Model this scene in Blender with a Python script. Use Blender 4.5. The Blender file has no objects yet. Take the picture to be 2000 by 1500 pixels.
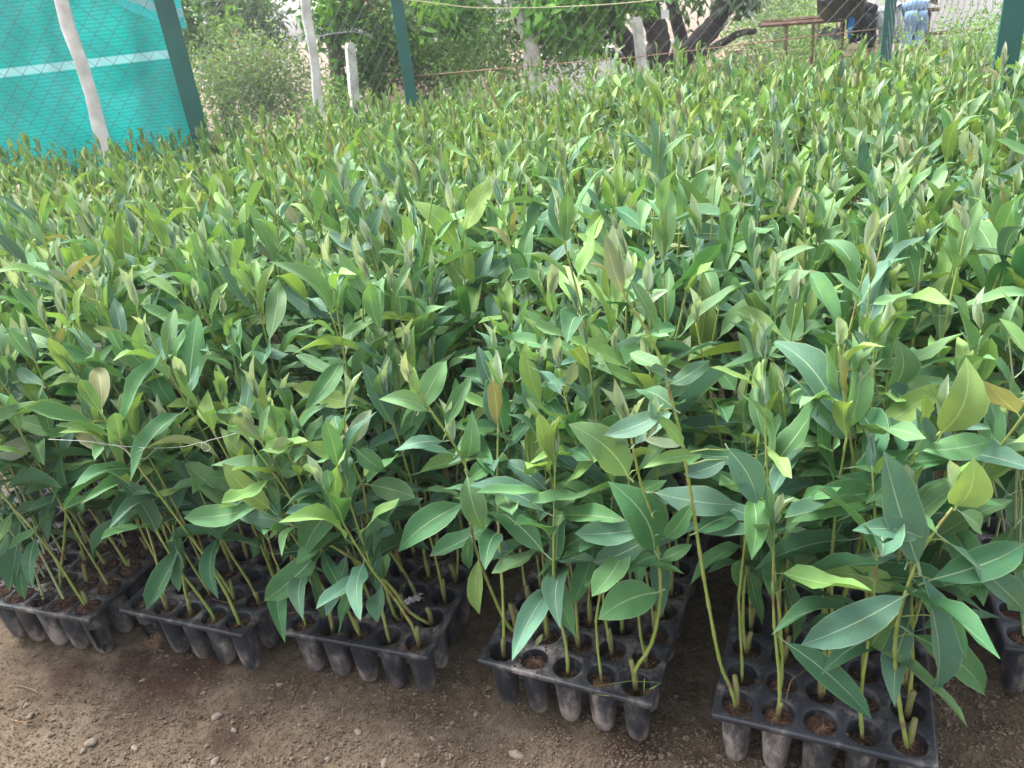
import bpy, math, random
import numpy as np
from mathutils import Vector, Matrix

# ------------------------------------------------------------------ camera
F, PITCH, ROLL = 1500.0, math.radians(25.493), math.radians(-6.596)   # focal length in px of a 2000 px wide frame
P = 0.06                      # cell pitch of the trays
ZT = 0.126                    # height of the tray tops
CAMZ = ZT + 16.602 * P
cp, sp = math.cos(PITCH), math.sin(PITCH)
cr, sr = math.cos(ROLL), math.sin(ROLL)
FW = np.array([0, cp, -sp]); _r = np.array([1.0, 0, 0]); _u = np.array([0, sp, cp])
RT = cr * _r + sr * _u; UP = -sr * _r + cr * _u
CAM = np.array([0, 0, CAMZ])
def ray(px, py): return FW + RT * (px - 1000) / F - UP * (py - 750) / F
def atz(px, py, z): d = ray(px, py); return CAM + d * ((z - CAMZ) / d[2])
def aty(px, py, y): d = ray(px, py); return CAM + d * (y / d[1])
def proj(p):
    d = np.asarray(p) - CAM; z = d @ FW
    return 1000 + F * (d @ RT) / z, 750 - F * (d @ UP) / z, z

scene = bpy.context.scene
cam = bpy.data.cameras.new('camera'); camo = bpy.data.objects.new('camera', cam)
scene.collection.objects.link(camo); scene.camera = camo
camo.matrix_world = Matrix([[RT[0], UP[0], -FW[0], 0], [RT[1], UP[1], -FW[1], 0], [RT[2], UP[2], -FW[2], CAMZ], [0, 0, 0, 1]])
cam.sensor_width = 36; cam.lens = 27; cam.clip_start = 0.02; cam.clip_end = 2000
cam.dof.use_dof = True; cam.dof.focus_distance = 1.55; cam.dof.aperture_fstop = 11

# ------------------------------------------------------------------ light
SUN_EL, SUN_AZ = math.radians(58), math.radians(-50)      # azimuth from +Y towards +X
w = bpy.data.worlds.new('World'); scene.world = w; w.use_nodes = True
nt = w.node_tree; nt.nodes.clear()
sky = nt.nodes.new('ShaderNodeTexSky'); sky.sky_type = 'NISHITA'; sky.sun_disc = False
sky.sun_elevation = SUN_EL; sky.sun_rotation = SUN_AZ; sky.dust_density = 4; sky.air_density = 1.2; sky.ozone_density = 1
hs = nt.nodes.new('ShaderNodeHueSaturation'); hs.inputs['Saturation'].default_value = 0.30
bg = nt.nodes.new('ShaderNodeBackground'); bg.inputs[1].default_value = 0.085
wo = nt.nodes.new('ShaderNodeOutputWorld')
nt.links.new(sky.outputs[0], hs.inputs['Color']); nt.links.new(hs.outputs[0], bg.inputs[0]); nt.links.new(bg.outputs[0], wo.inputs[0])
sun = bpy.data.lights.new('sun', 'SUN'); sun.energy = 1.5; sun.angle = math.radians(30); sun.color = (1, .98, .94)
suno = bpy.data.objects.new('sun', sun); scene.collection.objects.link(suno)
sd = Vector((math.sin(SUN_AZ) * math.cos(SUN_EL), math.cos(SUN_AZ) * math.cos(SUN_EL), math.sin(SUN_EL)))
suno.rotation_euler = sd.to_track_quat('Z', 'Y').to_euler()
scene.view_settings.view_transform = 'Standard'; scene.view_settings.look = 'None'
scene.view_settings.gamma = 1; scene.view_settings.use_curve_mapping = False
scene.view_settings.exposure = 2.62

col = scene.collection
rng = np.random.default_rng(11)
R = random.Random(5)

# ------------------------------------------------------------------ materials
MATS = {}
def nodes(name):
    m = bpy.data.materials.new(name); m.use_nodes = True; t = m.node_tree; t.nodes.clear()
    o = t.nodes.new('ShaderNodeOutputMaterial'); MATS[name] = m
    return m, t, o
def N(t, typ, **kw):
    n = t.nodes.new(typ)
    for k, v in kw.items():
        if hasattr(n, k): setattr(n, k, v)
        else: n.inputs[k.replace('_', ' ')].default_value = v
    return n
def ramp(t, stops):
    n = t.nodes.new('ShaderNodeValToRGB'); e = n.color_ramp.elements
    while len(e) < len(stops): e.new(0.5)
    for x, (p, c) in zip(e, stops):
        x.position = p; x.color = (*c, 1) if len(c) == 3 else c
    return n
def math_(t, op, a, b=None, clamp=False):
    n = t.nodes.new('ShaderNodeMath'); n.operation = op; n.use_clamp = clamp
    for i, v in enumerate((a, b)):
        if v is None: continue
        if isinstance(v, (int, float)): n.inputs[i].default_value = v
        else: t.links.new(v, n.inputs[i])
    return n.outputs[0]
def mixc(t, fac, a, b, blend='MIX'):
    n = t.nodes.new('ShaderNodeMix'); n.data_type = 'RGBA'; n.blend_type = blend
    for i, v in ((0, fac), (6, a), (7, b)):
        if isinstance(v, (int, float)): n.inputs[i].default_value = v
        elif isinstance(v, tuple): n.inputs[i].default_value = (*v, 1)
        else: t.links.new(v, n.inputs[i])
    return n.outputs[2]

def noise_mat(name, stops, scale=20, detail=6, rough=.85, bump=.4, bscale=None, coords='Object', spec=.3, dist=.01):
    m, t, o = nodes(name); L = t.links.new
    tc = N(t, 'ShaderNodeTexCoord')
    n1 = N(t, 'ShaderNodeTexNoise'); n1.inputs['Scale'].default_value = scale; n1.inputs['Detail'].default_value = detail
    L(tc.outputs[coords], n1.inputs['Vector'])
    r = ramp(t, stops); L(n1.outputs[0], r.inputs[0])
    b = N(t, 'ShaderNodeBsdfPrincipled'); b.inputs['Roughness'].default_value = rough; b.inputs['Specular IOR Level'].default_value = spec
    L(r.outputs[0], b.inputs['Base Color'])
    n2 = N(t, 'ShaderNodeTexNoise'); n2.inputs['Scale'].default_value = bscale or scale * 3; n2.inputs['Detail'].default_value = 8
    L(tc.outputs[coords], n2.inputs['Vector'])
    bp = N(t, 'ShaderNodeBump'); bp.inputs['Strength'].default_value = bump; bp.inputs['Distance'].default_value = dist
    L(n2.outputs[0], bp.inputs['Height']); L(bp.outputs[0], b.inputs['Normal']); L(b.outputs[0], o.inputs[0])
    return m

def leaf_mat(name, transl=.28, veins=True, rough=.64):
    m, t, o = nodes(name); L = t.links.new
    at = N(t, 'ShaderNodeAttribute'); at.attribute_name = 'col'
    oi = N(t, 'ShaderNodeObjectInfo')
    h = N(t, 'ShaderNodeHueSaturation')
    L(at.outputs['Color'], h.inputs['Color'])
    L(math_(t, 'ADD', math_(t, 'MULTIPLY', oi.outputs['Random'], .035), .483), h.inputs['Hue'])
    rnd2 = math_(t, 'FRACT', math_(t, 'MULTIPLY', oi.outputs['Random'], 17.31))
    L(math_(t, 'ADD', math_(t, 'MULTIPLY', rnd2, .42), .78), h.inputs['Value'])
    c = h.outputs[0]
    tc = N(t, 'ShaderNodeTexCoord')
    nz = N(t, 'ShaderNodeTexNoise'); nz.inputs['Scale'].default_value = 25; nz.inputs['Detail'].default_value = 3
    gp = N(t, 'ShaderNodeNewGeometry'); L(gp.outputs['Position'], nz.inputs['Vector'])
    c = mixc(t, math_(t, 'MULTIPLY', math_(t, 'SUBTRACT', nz.outputs[0], .3, True), .5), c, mixc(t, 1.0, c, (.84, 1.0, 1.15), 'MULTIPLY'))
    b = N(t, 'ShaderNodeBsdfPrincipled'); b.inputs['Roughness'].default_value = rough; b.inputs['Specular IOR Level'].default_value = .32
    if veins:
        uv = N(t, 'ShaderNodeUVMap'); uv.uv_map = 'uv'
        sx = N(t, 'ShaderNodeSeparateXYZ'); L(uv.outputs[0], sx.inputs[0])
        a = math_(t, 'ABSOLUTE', math_(t, 'SUBTRACT', sx.outputs[0], .5))
        wdt = math_(t, 'SUBTRACT', .034, math_(t, 'MULTIPLY', sx.outputs[1], .022))
        mid = math_(t, 'SUBTRACT', 1, math_(t, 'DIVIDE', a, wdt), True)
        mid = math_(t, 'MULTIPLY', math_(t, 'MULTIPLY', mid, 1.6, True), .75)
        wv = math_(t, 'SINE', math_(t, 'ADD', math_(t, 'MULTIPLY', math_(t, 'SUBTRACT', sx.outputs[1], math_(t, 'MULTIPLY', a, .42)), 95), math_(t, 'MULTIPLY', nz.outputs[0], 14)))
        side = math_(t, 'MULTIPLY', math_(t, 'SUBTRACT', wv, .6, True), .10)
        edge = math_(t, 'MULTIPLY', math_(t, 'GREATER_THAN', a, .468), .22)
        pale = mixc(t, 1.0, mixc(t, .6, c, (.46, .54, .36)), (1.1, 1.1, 1.05), 'MULTIPLY')
        c = mixc(t, side, c, pale); c = mixc(t, edge, c, pale); c = mixc(t, mid, c, pale)
        # dry brown leaf tips and specks on some leaves
        sp_ = N(t, 'ShaderNodeTexNoise'); sp_.inputs['Scale'].default_value = 160; L(gp.outputs['Position'], sp_.inputs['Vector'])
        c = mixc(t, math_(t, 'MULTIPLY', math_(t, 'GREATER_THAN', sp_.outputs[0], .735), .55), c, (.07, .06, .03))
        rnd3 = math_(t, 'FRACT', math_(t, 'MULTIPLY', oi.outputs['Random'], 61.7))
        tipf = math_(t, 'MULTIPLY', math_(t, 'MULTIPLY', math_(t, 'SUBTRACT', math_(t, 'ADD', sx.outputs[1], math_(t, 'MULTIPLY', nz.outputs[0], .12)), .97, True), 9, True), math_(t, 'GREATER_THAN', rnd3, .84))
        c = mixc(t, math_(t, 'MULTIPLY', tipf, .8), c, (.15, .11, .055))
        blo = N(t, 'ShaderNodeTexNoise'); blo.inputs['Scale'].default_value = 55; blo.inputs['Detail'].default_value = 5; L(gp.outputs['Position'], blo.inputs['Vector'])
        c = mixc(t, math_(t, 'MULTIPLY', math_(t, 'SUBTRACT', blo.outputs[0], .52, True), 2.2), c, mixc(t, 1.0, c, (1.35, 1.2, .8), 'MULTIPLY'))
        bp = N(t, 'ShaderNodeBump'); bp.inputs['Strength'].default_value = .10; bp.inputs['Distance'].default_value = .001
        L(math_(t, 'ADD', math_(t, 'MULTIPLY', wv, -.2), math_(t, 'MULTIPLY', mid, -1)), bp.inputs['Height']); L(bp.outputs[0], b.inputs['Normal'])
    L(c, b.inputs['Base Color'])
    tr = N(t, 'ShaderNodeBsdfTranslucent'); L(mixc(t, 1.0, c, (1.35, 1.3, .6), 'MULTIPLY'), tr.inputs['Color'])
    mx = N(t, 'ShaderNodeMixShader'); mx.inputs[0].default_value = transl
    L(b.outputs[0], mx.inputs[1]); L(tr.outputs[0], mx.inputs[2]); L(mx.outputs[0], o.inputs[0])
    return m
leaf_mat('leaf', .22); leaf_mat('tree_leaf', .35, False, .6)

def stem_mat():
    m, t, o = nodes('stem'); L = t.links.new
    gp = N(t, 'ShaderNodeNewGeometry')
    nz = N(t, 'ShaderNodeTexNoise'); nz.inputs['Scale'].default_value = 28; L(gp.outputs['Position'], nz.inputs['Vector'])
    r = ramp(t, [(.36, (.20, .28, .055)), (.58, (.27, .31, .09)), (.68, (.20, .14, .06))]); L(nz.outputs[0], r.inputs[0])
    b = N(t, 'ShaderNodeBsdfPrincipled'); b.inputs['Roughness'].default_value = .5; L(r.outputs[0], b.inputs['Base Color']); L(b.outputs[0], o.inputs[0])
stem_mat()
noise_mat('stub', [(.35, (.17, .20, .06)), (.6, (.20, .15, .07)), (.75, (.10, .06, .04))], 60, rough=.7)
noise_mat('dead_twig', [(.3, (.10, .06, .045)), (.7, (.22, .14, .10))], 80, rough=.85)
noise_mat('coir', [(.3, (.026, .014, .010)), (.55, (.065, .036, .024)), (.8, (.14, .082, .05))], 90, rough=.95, bump=1, bscale=260, dist=.004)
noise_mat('fibre', [(.3, (.10, .055, .03)), (.7, (.30, .20, .12))], 50, rough=.9)
noise_mat('bark_brown', [(.3, (.06, .045, .04)), (.7, (.17, .13, .11))], 6, rough=.9, bump=.8, bscale=18, dist=.03)
noise_mat('bark_dark', [(.3, (.018, .016, .016)), (.7, (.06, .052, .048))], 6, rough=.9, bump=.8, bscale=18, dist=.03)
noise_mat('bark_pale', [(.35, (.28, .25, .22)), (.6, (.62, .58, .54)), (.75, (.75, .72, .68))], 5, rough=.85, bump=.7, bscale=14, dist=.02)
noise_mat('bamboo', [(.3, (.42, .38, .37)), (.6, (.68, .63, .62)), (.8, (.8, .76, .75))], 9, rough=.7, bump=.2)
noise_mat('concrete', [(.3, (.40, .38, .35)), (.7, (.66, .64, .60))], 14, rough=.9, bump=.4)
noise_mat('green_paint', [(.3, (.005, .07, .062)), (.62, (.008, .105, .09)), (.8, (.03, .15, .13))], 5, rough=.45, bump=.1, spec=.5)
noise_mat('rust', [(.3, (.09, .045, .03)), (.7, (.24, .15, .11))], 12, rough=.85)
noise_mat('wire', [(.3, (.07, .075, .075)), (.7, (.16, .15, .145))], 8, rough=.5, spec=.6)
noise_mat('wire_rust', [(.3, (.22, .11, .08)), (.7, (.38, .22, .18))], 8, rough=.8)
noise_mat('rope', [(.3, (.5, .45, .25)), (.7, (.65, .6, .4))], 60, rough=.8)
noise_mat('thread', [(.3, (.7, .72, .72)), (.7, (.85, .85, .85))], 60, rough=.6)
noise_mat('pebble', [(.3, (.17, .135, .10)), (.7, (.34, .29, .23))], 30, rough=.9, bump=.5)
noise_mat('clod', [(.3, (.10, .072, .05)), (.7, (.215, .165, .118))], 40, rough=.95, bump=.5)
noise_mat('denim', [(.3, (.13, .24, .42)), (.7, (.30, .45, .64))], 10, rough=.85)
noise_mat('blue_cloth', [(.4, (.02, .16, .50)), (.6, (.04, .22, .62))], 8, rough=.85)
noise_mat('black_cloth', [(.3, (.008, .009, .014)), (.7, (.022, .022, .03))], 8, rough=.85)
noise_mat('grey_cloth', [(.3, (.30, .32, .34)), (.7, (.48, .50, .52))], 6, rough=.85)
noise_mat('black_tarp', [(.3, (.014, .014, .017)), (.7, (.04, .04, .046))], 6, rough=.45, spec=.5)
noise_mat('whitewash', [(.3, (.62, .60, .58)), (.7, (.80, .79, .78))], 1.5, rough=.9)
noise_mat('pink_brick', [(.3, (.36, .22, .18)), (.7, (.56, .40, .35))], 3, rough=.9, bump=.5)
noise_mat('white_card', [(.3, (.75, .75, .75)), (.7, (.82, .82, .82))], 6)
noise_mat('plastic_scrap', [(.3, (.30, .31, .33)), (.7, (.6, .6, .62))], 40, rough=.4, spec=.6)

def plastic_mat():                               # black tray plastic, dusted with dried clay
    m, t, o = nodes('tray_plastic'); L = t.links.new
    gp = N(t, 'ShaderNodeNewGeometry'); oi = N(t, 'ShaderNodeObjectInfo')
    off = N(t, 'ShaderNodeVectorMath'); off.operation = 'ADD'; L(gp.outputs['Position'], off.inputs[0])
    cx = N(t, 'ShaderNodeCombineXYZ'); L(math_(t, 'MULTIPLY', oi.outputs['Random'], 9), cx.inputs[0]); L(cx.outputs[0], off.inputs[1])
    mp = N(t, 'ShaderNodeMapping'); mp.inputs['Scale'].default_value = (1, 1, .45); L(off.outputs[0], mp.inputs[0])
    n1 = N(t, 'ShaderNodeTexNoise'); n1.inputs['Scale'].default_value = 42; n1.inputs['Detail'].default_value = 9; n1.inputs['Roughness'].default_value = .72; L(mp.outputs[0], n1.inputs['Vector'])
    n2 = N(t, 'ShaderNodeTexNoise'); n2.inputs['Scale'].default_value = 9; n2.inputs['Detail'].default_value = 4; L(off.outputs[0], n2.inputs['Vector'])
    sz = N(t, 'ShaderNodeSeparateXYZ'); L(gp.outputs['Position'], sz.inputs[0])
    low = math_(t, 'MULTIPLY', math_(t, 'SUBTRACT', .075, sz.outputs[2]), 2.6)       # splashed mud sits on the lower pods
    v = math_(t, 'ADD', math_(t, 'ADD', math_(t, 'ADD', n1.outputs[0], math_(t, 'MULTIPLY', oi.outputs['Random'], .09)), math_(t, 'MULTIPLY', n2.outputs[0], .5)), math_(t, 'MAXIMUM', low, 0))
    fac = ramp(t, [(.79, (.02, .02, .02)), (.87, (.18, .18, .18)), (.96, (.45, .45, .45)), (1.08, (.75, .75, .75))]); L(v, fac.inputs[0])
    dust = ramp(t, [(.3, (.20, .155, .125)), (.7, (.36, .31, .28))]); L(n2.outputs[0], dust.inputs[0])
    base = ramp(t, [(.3, (.012, .015, .022)), (.7, (.028, .033, .044))]); L(n2.outputs[0], base.inputs[0])
    c = mixc(t, fac.outputs[0], base.outputs[0], dust.outputs[0])
    b = N(t, 'ShaderNodeBsdfPrincipled'); L(c, b.inputs['Base Color'])
    L(math_(t, 'ADD', math_(t, 'MULTIPLY', fac.outputs[0], .4), .42), b.inputs['Roughness']); b.inputs['Specular IOR Level'].default_value = .4
    bp = N(t, 'ShaderNodeBump'); bp.inputs['Strength'].default_value = .35; bp.inputs['Distance'].default_value = .003
    L(n1.outputs[0], bp.inputs['Height']); L(bp.outputs[0], b.inputs['Normal']); L(b.outputs[0], o.inputs[0])
plastic_mat()

def soil_mat():
    m, t, o = nodes('soil'); L = t.links.new
    gp = N(t, 'ShaderNodeNewGeometry')
    def nz(s, d=8, r=.6):
        n = N(t, 'ShaderNodeTexNoise'); n.inputs['Scale'].default_value = s; n.inputs['Detail'].default_value = d; n.inputs['Roughness'].default_value = r
        L(gp.outputs['Position'], n.inputs['Vector']); return n.outputs[0]
    a, bb, cc = nz(7), nz(60, 10, .7), nz(3.3, 5)
    r = ramp(t, [(.36, (.095, .066, .044)), (.5, (.175, .130, .090)), (.62, (.25, .195, .14))]); L(math_(t, 'ADD', math_(t, 'MULTIPLY', a, .45), math_(t, 'MULTIPLY', bb, .55)), r.inputs[0])
    d = ramp(t, [(.55, (0, 0, 0)), (.68, (.75, .75, .75))]); L(math_(t, 'ADD', math_(t, 'MULTIPLY', cc, .75), math_(t, 'MULTIPLY', nz(45, 6, .8), .3)), d.inputs[0])
    c = mixc(t, math_(t, 'MULTIPLY', d.outputs[0], .35), r.outputs[0], (.055, .030, .022))
    for (px, py, rad) in ((325, 1335, .10), (400, 1300, .07), (250, 1300, .05), (440, 1445, .05), (130, 1320, .06), (1230, 1470, .05)):      # coir stains on the soil
        p = atz(px, py, 0); vd = N(t, 'ShaderNodeVectorMath'); vd.operation = 'DISTANCE'; L(gp.outputs['Position'], vd.inputs[0]); vd.inputs[1].default_value = tuple(p)
        f_ = math_(t, 'ADD', math_(t, 'DIVIDE', vd.outputs['Value'], rad), math_(t, 'MULTIPLY', math_(t, 'SUBTRACT', nz(38, 8, .8), .5), 2.4))
        c = mixc(t, math_(t, 'MULTIPLY', math_(t, 'SUBTRACT', 1.25, f_, True), .7), c, (.060, .030, .024))
    b = N(t, 'ShaderNodeBsdfPrincipled'); b.inputs['Roughness'].default_value = .95; b.inputs['Specular IOR Level'].default_value = .15
    L(c, b.inputs['Base Color'])
    bp = N(t, 'ShaderNodeBump'); bp.inputs['Strength'].default_value = 1.0; bp.inputs['Distance'].default_value = .012
    L(math_(t, 'ADD', nz(120, 8, .7), math_(t, 'MULTIPLY', nz(420, 4), .4)), bp.inputs['Height']); L(bp.outputs[0], b.inputs['Normal']); L(b.outputs[0], o.inputs[0])
soil_mat()

def net_mat(name, base, band_z, stripe_w, slope):    # woven agro-shade cloth with a white selvedge band
    m, t, o = nodes(name); L = t.links.new
    uv = N(t, 'ShaderNodeUVMap'); uv.uv_map = 'uv'
    sx = N(t, 'ShaderNodeSeparateXYZ'); L(uv.outputs[0], sx.inputs[0])
    c = None
    nz = N(t, 'ShaderNodeTexNoise'); nz.inputs['Scale'].default_value = 2.5; L(uv.outputs[0], nz.inputs['Vector'])
    r = ramp(t, [(.3, tuple(x * .8 for x in base)), (.7, tuple(x * 1.15 for x in base))]); L(nz.outputs[0], r.inputs[0]); c = r.outputs[0]
    n3 = N(t, 'ShaderNodeTexNoise'); n3.inputs['Scale'].default_value = 1.7; n3.inputs['Detail'].default_value = 5; n3.inputs['Distortion'].default_value = 1.2; L(uv.outputs[0], n3.inputs['Vector'])
    c = mixc(t, math_(t, 'MULTIPLY', math_(t, 'SUBTRACT', n3.outputs[0], .45, True), 2.2, True), c, (.22, .66, .66))        # bleached and dusty patches
    wv = math_(t, 'SINE', math_(t, 'MULTIPLY', sx.outputs[1], 330))
    c = mixc(t, math_(t, 'MULTIPLY', math_(t, 'GREATER_THAN', wv, .2), .35), c, tuple(x * .55 for x in base))
    for bz in band_z:
        d = math_(t, 'ABSOLUTE', math_(t, 'SUBTRACT', sx.outputs[1], bz))
        c = mixc(t, math_(t, 'MULTIPLY', math_(t, 'LESS_THAN', d, stripe_w), .85), c, (.55, .74, .76))
    b = N(t, 'ShaderNodeBsdfPrincipled'); b.inputs['Roughness'].default_value = .45; L(c, b.inputs['Base Color'])
    tr = N(t, 'ShaderNodeBsdfTranslucent'); L(c, tr.inputs['Color'])
    mx = N(t, 'ShaderNodeMixShader'); mx.inputs[0].default_value = .55
    L(b.outputs[0], mx.inputs[1]); L(tr.outputs[0], mx.inputs[2]); L(mx.outputs[0], o.inputs[0])
net_mat('shade_net', (.04, .58, .55), (1.10, 1.50), .02, 0)
net_mat('net_flap', (.10, .86, .88), (.10,), .03, 0)

# ------------------------------------------------------------------ mesh helpers
class MB:
    def __init__(s): s.v = []; s.f = []; s.m = []; s.n = 0
    def add(s, vs, fs, mi=0):
        b = s.n; s.v.extend([tuple(map(float, x)) for x in vs]); s.n += len(vs)
        s.f.extend([tuple(i + b for i in q) for q in fs]); s.m.extend([mi] * len(fs))
    def tube(s, pts, rad, n=6, mi=0, cap=True, sq=1.0):
        pts = [np.asarray(p, float) for p in pts]
        if not hasattr(rad, '__len__'): rad = [rad] * len(pts)
        vs = []; ref = None
        for i, p in enumerate(pts):
            d = pts[min(i + 1, len(pts) - 1)] - pts[max(i - 1, 0)]; d = d / (np.linalg.norm(d) + 1e-12)
            if ref is None: ref = np.cross(d, [0.31, 0.9, 0.2]) if abs(d[2]) > .5 else np.cross(d, [0, 0, 1])
            x = ref - d * (ref @ d); x /= np.linalg.norm(x) + 1e-12; ref = x; y = np.cross(d, x)
            for k in range(n):
                a = 2 * math.pi * k / n; vs.append(p + rad[i] * (math.cos(a) * x + sq * math.sin(a) * y))
        fs = [(i * n + k, i * n + (k + 1) % n, (i + 1) * n + (k + 1) % n, (i + 1) * n + k) for i in range(len(pts) - 1) for k in range(n)]
        if cap: fs += [tuple(range(n))[::-1], tuple((len(pts) - 1) * n + k for k in range(n))]
        s.add(vs, fs, mi)
    def box(s, c, sx, sy, sz, rz=0, mi=0):
        ca, sa = math.cos(rz), math.sin(rz); vs = []
        for z in (-1, 1):
            for x, y in ((-1, -1), (1, -1), (1, 1), (-1, 1)):
                X, Y = x * sx / 2, y * sy / 2; vs.append((c[0] + X * ca - Y * sa, c[1] + X * sa + Y * ca, c[2] + z * sz / 2))
        s.add(vs, [(3, 2, 1, 0), (4, 5, 6, 7), (0, 1, 5, 4), (1, 2, 6, 5), (2, 3, 7, 6), (3, 0, 4, 7)], mi)
    def grid(s, fn, nu, nv, thick=0, mi=0):
        def sheet(o):
            return [fn(i / nu, j / nv, o) for j in range(nv + 1) for i in range(nu + 1)]
        q = lambda fl: [((j * (nu + 1) + i), (j * (nu + 1) + i + 1), ((j + 1) * (nu + 1) + i + 1), ((j + 1) * (nu + 1) + i))[::fl] for j in range(nv) for i in range(nu)]
        s.add(sheet(0), q(1), mi)
        if thick: s.add(sheet(thick), q(-1), mi)
    def mesh(s, name, mats, smooth=True):
        me = bpy.data.meshes.new(name); me.from_pydata(s.v, [], s.f)
        for x in (mats if isinstance(mats, (list, tuple)) else [mats]): me.materials.append(MATS[x])
        if any(s.m): me.polygons.foreach_set('material_index', s.m)
        if smooth: me.polygons.foreach_set('use_smooth', [True] * len(s.f))
        me.update(); return me
    def build(s, name, mats, parent=None, smooth=True, loc=None):
        return put(name, s.mesh(name, mats, smooth), parent, loc)
def put(name, me, parent=None, loc=None):
    o = bpy.data.objects.new(name, me); col.objects.link(o)
    if parent is not None: o.parent = parent
    if loc is not None: o.location = loc
    return o
def tag(o, label=None, cat=None, group=None, kind=None):
    for k, v in (('label', label), ('category', cat), ('group', group), ('kind', kind)):
        if v: o[k] = v
    return o
def thing(name, label, cat, loc=(0, 0, 0), group=None, rz=0):
    o = put(name, None, None, loc); o.rotation_euler.z = rz; o.empty_display_size = .05
    return tag(o, label, cat, group)

def vnoise(x, y, seed=0):
    g = np.random.default_rng(seed).random((64, 64))
    xi = np.floor(x).astype(int); yi = np.floor(y).astype(int); fx = x - xi; fy = y - yi
    fx = fx * fx * (3 - 2 * fx); fy = fy * fy * (3 - 2 * fy)
    a = g[xi % 64, yi % 64]; b = g[(xi + 1) % 64, yi % 64]; c = g[xi % 64, (yi + 1) % 64]; d = g[(xi + 1) % 64, (yi + 1) % 64]
    return (a * (1 - fx) + b * fx) * (1 - fy) + (c * (1 - fx) + d * fx) * fy
def soil_h(x, y):
    x = np.asarray(x, float); y = np.asarray(y, float)
    return (vnoise(x * 3 + 40, y * 3 + 40, 1) - .5) * .014 + (vnoise(x * 11 + 40, y * 11 + 40, 2) - .5) * .010 + (vnoise(x * 37 + 90, y * 37 + 90, 3) - .5) * .010 + (vnoise(x * 85 + 190, y * 85 + 190, 4) - .5) * .006 - .004

# ------------------------------------------------------------------ ground
def axis(lo, hi, step, far):
    a = list(np.arange(lo, hi, step)); s = step; x = hi; out = []
    while x < far: out.append(x); s *= 1.35; x += s
    x = lo; s = step; pre = []
    while x > -far: s *= 1.35; x -= s; pre.append(x)
    return np.array(pre[::-1] + a + out + [far])
gx = axis(-1.5, 1.3, .0105, 400); gy = axis(.45, 1.55, .0105, 400)
X, Y = np.meshgrid(gx, gy); Z = soil_h(X, Y)
Z[(np.abs(X) > 1.8) | (Y > 2.2) | (Y < .2)] = 0
nx, ny = len(gx), len(gy)
me = bpy.data.meshes.new('ground')
idx = np.arange(nx * ny).reshape(ny, nx)
q = np.stack([idx[:-1, :-1], idx[:-1, 1:], idx[1:, 1:], idx[1:, :-1]], -1).reshape(-1, 4)
def np_mesh(me, V, Fq, smooth=True):
    k = Fq.shape[1]; me.vertices.add(len(V)); me.vertices.foreach_set('co', V.astype(np.float32).ravel())
    me.loops.add(Fq.size); me.loops.foreach_set('vertex_index', Fq.astype(np.int32).ravel())
    me.polygons.add(len(Fq)); me.polygons.foreach_set('loop_start', np.arange(0, Fq.size, k, dtype=np.int32))
    if smooth: me.polygons.foreach_set('use_smooth', np.ones(len(Fq), bool))
    me.update(calc_edges=True)
np_mesh(me, np.stack([X, Y, Z], -1).reshape(-1, 3), q); me.materials.append(MATS['soil'])
tag(put('ground', me), kind='structure')

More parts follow.
